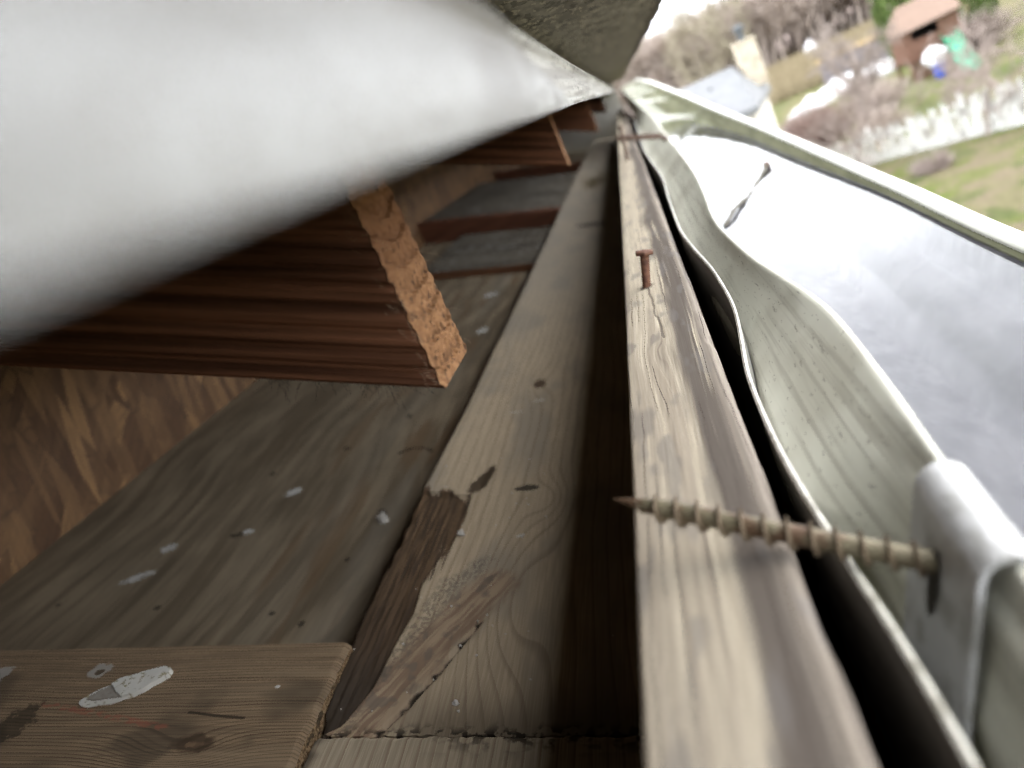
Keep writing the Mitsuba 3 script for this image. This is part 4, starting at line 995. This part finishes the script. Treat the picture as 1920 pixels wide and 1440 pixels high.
# grey garden wall with a tan cap, snow banks
mat('grey_wall', lambda p, n, uv: mix((0.22, 0.197, 0.21), (0.16, 0.145, 0.153), fbm(p.x * 2, p.y * 2, p.z * 4, 3)), 0.9)
mat('tan_cap', (0.46, 0.33, 0.16), 0.8)
key = 'garden_wall'
put('face', box(12.6, 18.6, 58.0, 58.4, GROUND - 0.3, -3.85), 'grey_wall', key, smooth=False)
put('cap', box(12.5, 18.7, 57.9, 58.5, -3.85, -3.66, 0.02), 'tan_cap', key, smooth=False)
tag(key, 'low grey garden wall with a tan timber cap beyond the lawn', 'wall')
mat('snow', lambda p, n, uv: mix((0.66, 0.65, 0.66), (0.36, 0.33, 0.31), smoothstep(0.50, 0.72, fbm(p.x * 2.5, p.y * 2.5, 3.0, 4))), 0.8)
def mound(cx, cy, lx, ly, h, ang, seed):
    a, r = np.meshgrid(np.linspace(0, 2 * np.pi, 49), np.linspace(0, 1, 12), indexing='ij')
    rr = r * (1 + 0.35 * N3(np.cos(a) * 2 + seed, np.sin(a) * 2, 0, seed, 3))
    u, v = rr * np.cos(a) * lx, rr * np.sin(a) * ly
    x, y = cx + u * math.cos(ang) - v * math.sin(ang), cy + u * math.sin(ang) + v * math.cos(ang)
    z = GROUND + h * (1 - r ** 2) * (0.7 + 0.8 * (N3(x * 1.5, y * 1.5, 0, seed + 1, 3) + 0.3)) - 0.12 * r ** 4
    return quads(np.stack([x, y, z], -1))
for i, (cx, cy, lx, ly, h, ang, text) in enumerate(((13.6, 53.5, 4.4, 1.6, 0.75, 0.10, 'long white snow bank in front of the garden wall'), (9.9, 50.5, 1.6, 1.0, 0.6, 0.25, 'small white snow patch behind the bare bushes'),
                                       (8.2, 45.5, 1.2, 0.5, 0.45, 0.2, 'nearest snow patch beside the house roof'), (21.5, 101.0, 1.0, 0.8, 1.5, 0.0, 'bright white snow-covered mound on the far field'))):
    k = put('snow_bank', mound(cx, cy, lx, ly, h, ang, 60 + i), 'snow', smooth=50)
    tag(k, text, 'snow bank', 'snow left on the lawn')

# woody plants
mat('bark_grey', lambda p, n, uv: mix((0.20, 0.165, 0.145), (0.30, 0.255, 0.225), fbm(p.x * 5, p.y * 5, p.z * 5, 2)), 0.9)
mat('bark_pale', (0.28, 0.23, 0.205), 0.9)
mat('bark_mauve', (0.41, 0.350, 0.305), 0.95)
mat('bark_red', (0.230, 0.165, 0.140), 0.95)
def tree_mesh(rg, height, r0, depth, spread, kids, twig, upright=0.5, sides=5, jitter=0.12, ratio=0.68):
    parts, tips = [], []
    def grow(p, d, length, r, lev):
        n = 5 if lev < 2 else 3
        pts = [p]; dd = d.copy()
        for _ in range(n):
            dd = dd + rg.normal(0, jitter, 3) + np.array([0, 0, 0.04 * upright]); dd /= np.linalg.norm(dd)
            pts.append(pts[-1] + dd * length / n)
        parts.append((lev, tube(pts, np.linspace(r, max(r * 0.62, twig), n + 1), sides if lev < 2 else 3, False)))
        if lev == depth: tips.append(pts[-1]); return
        for _ in range(kids[min(lev, len(kids) - 1)]):
            t = rg.uniform(0.35, 1.0)
            i = min(int(t * n), n - 1); q = pts[i] + (pts[i + 1] - pts[i]) * (t * n - i)
            a = rg.normal(0, 1, 3); a -= a @ dd * dd; a /= np.linalg.norm(a)
            e = dd * math.cos(spread) + a * math.sin(spread); e[2] += 0.15 * upright; e /= np.linalg.norm(e)
            grow(q, e, length * ratio * rg.uniform(0.7, 1.15), max(r * 0.52, twig), lev + 1)
    grow(np.zeros(3), np.array([0, 0, 1.0]), height, r0, 0)
    return parts
def add_tree(name, base, rg, text, category, group=None, bark='bark_grey', **kw):
    parts = tree_mesh(rg, **kw)
    tr = cat([m for l, m in parts if l == 0]); cr = cat([m for l, m in parts if l > 0])
    for m in (tr, cr): m.apply_translation((base[0], base[1], GROUND - 0.05))
    key = numbered(name)
    put('trunk', tr, bark, key, smooth=60); put('crown', cr, bark, key, smooth=False)
    tag(key, text, category, group)
rg = np.random.default_rng(21)
add_tree('bare_tree', (8.9, 36.5), rg, 'bare garden tree with a grey trunk in front of the tan field', 'tree', bark='bark_grey', height=2.6, r0=0.16, depth=4, spread=0.75, kids=(6, 4, 4, 3), twig=0.018, upright=0.4)
add_tree('bare_tree', (9.3, 25.6), rg, 'pale thin bare tree in front of the playhouse, twigs over the lawn', 'tree', bark='bark_pale', height=1.5, r0=0.06, depth=4, spread=0.85, kids=(6, 4, 3, 3), twig=0.013, upright=0.25, ratio=0.78)
add_tree('bare_tree', (11.8, 30.5), rg, 'spreading pale bare tree by the picket fence', 'tree', bark='bark_pale', height=1.6, r0=0.07, depth=4, spread=0.9, kids=(6, 4, 3, 3), twig=0.014, upright=0.2, ratio=0.8)
add_tree('bare_tree', (6.1, 27.5), rg, 'pale bare shrubby tree beside the house roof', 'tree', bark='bark_pale', height=1.3, r0=0.05, depth=4, spread=0.8, kids=(7, 4, 3, 3), twig=0.014, upright=0.2, ratio=0.8)
def bush(base, r, h, n, rg):
    out = []
    for _ in range(n):
        a = rg.uniform(0, 2 * math.pi); q = rg.uniform(0, r * 0.35)
        p = np.array([base[0] + q * math.cos(a), base[1] + q * math.sin(a), GROUND - 0.05])
        d = np.array([math.cos(a) * rg.uniform(0.1, 0.9), math.sin(a) * rg.uniform(0.1, 0.9), rg.uniform(0.5, 1.0)]); d /= np.linalg.norm(d)
        l = rg.uniform(0.6, 1.0) * h
        pts = [p]
        for _ in range(5):
            d = d + rg.normal(0, 0.22, 3) + [0, 0, -0.04]; d /= np.linalg.norm(d); pts.append(pts[-1] + d * l / 5)
        out.append(tube(pts, np.linspace(0.020, 0.010, 6), 3, False))
    return cat(out)
for x, y, r, h, n, mt, text in ((6.9, 36.0, 1.2, 1.9, 900, 'bark_red', 'dense reddish bare bush below the gutter line, in mid picture'), (5.0, 33.2, 1.0, 1.5, 500, 'bark_red', 'dark reddish bush against the neighbouring roof'),
                         (8.3, 32.4, 1.0, 1.4, 420, 'bark_mauve', 'mauve bare bush left of the picket fence'), (7.6, 41.0, 1.4, 1.5, 500, 'bark_pale', 'pale bare bush behind the reddish one'),
                         (16.9, 45.2, 1.6, 2.2, 700, 'bark_pale', 'tan tangle of twigs right of the playhouse'), (10.2, 38.5, 1.5, 1.7, 520, 'bark_mauve', 'grey-brown brush before the long snow bank'), (10.6, 27.6, 0.9, 0.8, 160, 'bark_mauve', 'low grey-brown scrub just behind the picket fence'), (7.2, 24.0, 0.8, 0.7, 200, 'bark_pale', 'low dry scrub on the lawn in front of the fence'), (12.0, 47.5, 1.3, 1.3, 420, 'bark_pale', 'tan twiggy bush left of the playhouse')):
    k = numbered('bare_bush')
    put('stems', bush((x, y), r, h, n, rg), mt, k, smooth=False)
    tag(k, text, 'bush')
# tall tan grass on the far field, and the wood beyond
def wood(n, x0, x1, y0, y1, rg, hs):
    protos = [cat([m for l, m in tree_mesh(rg, height=3.4, r0=0.13, depth=3, spread=0.6, kids=(9, 6, 5), twig=0.030, upright=0.9, sides=3, ratio=0.62)]) for _ in range(6)]
    out = []
    for _ in range(n):
        m = protos[rg.integers(6)].copy()
        s = rg.uniform(*hs); a = rg.uniform(0, 6.28)
        m.apply_transform(trimesh.transformations.rotation_matrix(a, (0, 0, 1)))
        y = rg.uniform(y0, y1)
        m.vertices *= s
        m.apply_translation((rg.uniform(x0, x1) * y, y, GROUND - 0.1)); out.append(m)
    return cat(out)
rw = np.random.default_rng(31)
k = put('woodland', wood(330, -0.05, 0.36, 108, 150, rw, (1.25, 1.9)), 'bark_mauve', smooth=False)
tag(k, 'bare brown-mauve woodland closing off the view beyond the field', 'woodland', kind='stuff')
# far hill behind the wood
hx = np.linspace(-120, 260, 120)
H = []
for x in hx:
    top = GROUND + 5.0 + 2.0 * N3(x * 0.02, 0.3, 0, 3, 3)
    H.append([(x, 150, GROUND - 0.3), (x, 160, GROUND + 2.5), (x, 185, top), (x, 260, top - 1), (x, 300, GROUND - 1)])
mat('hill_wood', lambda p, n, uv: mix((0.22, 0.175, 0.16), (0.29, 0.235, 0.21), fbm(p.x * 0.4, p.y * 0.4, p.z * 1.2, 4)), 1.0)
k = put('hill', quads(np.array(H)[::-1]), 'hill_wood', smooth=40)
tag(k, 'low wooded rise behind the woods', kind='structure')
# leafy crowns
def crown(center, rad, n, rg, size):
    p = rg.normal(0, 1, (n, 3)); p /= np.linalg.norm(p, axis=1, keepdims=True)
    p *= rg.uniform(0.35, 1.0, (n, 1)) ** 0.5
    p *= 1 + 0.45 * (meshkit.fbm(p * 2.2 + 7, 3, 2) - 0.5)[:, None]
    keep = meshkit.fbm(p * 3.0 + 3, 3, 8) > 0.40
    p = p[keep] * np.array(rad) + np.array(center)
    m = len(p)
    a = rg.normal(0, 1, (m, 3)); a /= np.linalg.norm(a, axis=1, keepdims=True)
    b = np.cross(a, rg.normal(0, 1, (m, 3))); b /= np.linalg.norm(b, axis=1, keepdims=True)
    s = size * rg.uniform(0.6, 1.4, (m, 1))
    v = np.stack([p - a * s, p + b * s * 0.45, p + a * s, p - b * s * 0.45], 1).reshape(-1, 3)
    i = np.arange(m)[:, None] * 4
    return trimesh.Trimesh(v, np.vstack([i + [0, 1, 2], i + [0, 2, 3]]), process=False)
mat('leaf_olive', lambda p, n, uv: mix((0.25, 0.228, 0.16), (0.33, 0.295, 0.22), noise(p.x * 2, p.y * 2, p.z * 2)), 0.8)
mat('leaf_dark', lambda p, n, uv: mix((0.07, 0.11, 0.03), (0.14, 0.19, 0.06), noise(p.x * 3, p.y * 3, p.z * 3)), 0.8)
mat('leaf_tan', lambda p, n, uv: mix((0.30, 0.25, 0.165), (0.24, 0.20, 0.12), noise(p.x * 2, p.y * 2, p.z * 2)), 0.9)
for x, y, h, rad, mt, sz, n, text in ((9.6, 100, 8.9, (3.4, 3.0, 5.4), 'leaf_olive', 0.20, 2600, 'olive-green tree rising above the woods at left'), (14.6, 104, 10.6, (2.4, 2.6, 5.6), 'leaf_olive', 0.20, 2200, 'taller olive tree at the top edge of the view'),
                            (15.6, 51.5, 4.6, (1.0, 1.0, 3.2), 'leaf_dark', 0.16, 3500, 'dark evergreen directly behind the playhouse roof, left side'), (19.2, 51.0, 4.9, (1.6, 1.4, 3.6), 'leaf_dark', 0.16, 5200, 'dark green evergreen right of the playhouse')):
    k = numbered('leafy_tree')
    put('trunk', tube([(x, y, GROUND - 0.1), (x + 0.05, y, GROUND + h * 0.5), (x, y, GROUND + h)], [0.16, 0.11, 0.03], 7, False), 'bark_grey', k, smooth=60)
    put('crown', crown((x, y, GROUND + h - rad[2] * 0.55), rad, n, rg, sz), mt, k, smooth=False)
    tag(k, text, 'tree')
def grass_band(x0, x1, y0, y1, n, h, rg):
    y = rg.uniform(y0, y1, n); x = rg.uniform(x0, x1, n) * y
    hh = h * rg.uniform(0.5, 1.2, n); a = rg.uniform(0, 6.28, n); w = 0.05
    lean = rg.normal(0, 0.3, (n, 2)) * hh[:, None]
    v = np.stack([np.stack([x - w * np.cos(a), y - w * np.sin(a), np.full(n, GROUND - 0.1)], -1), np.stack([x + w * np.cos(a), y + w * np.sin(a), np.full(n, GROUND - 0.1)], -1), np.stack([x + lean[:, 0], y + lean[:, 1], GROUND + hh], -1)], 1).reshape(-1, 3)
    return trimesh.Trimesh(v, np.arange(3 * n).reshape(-1, 3), process=False)
k = put('tall_grass', grass_band(0.15, 0.34, 62, 105, 26000, 0.9, rg), 'leaf_tan', smooth=False)
tag(k, 'tall tan grass standing on the far field', 'grass', kind='stuff')
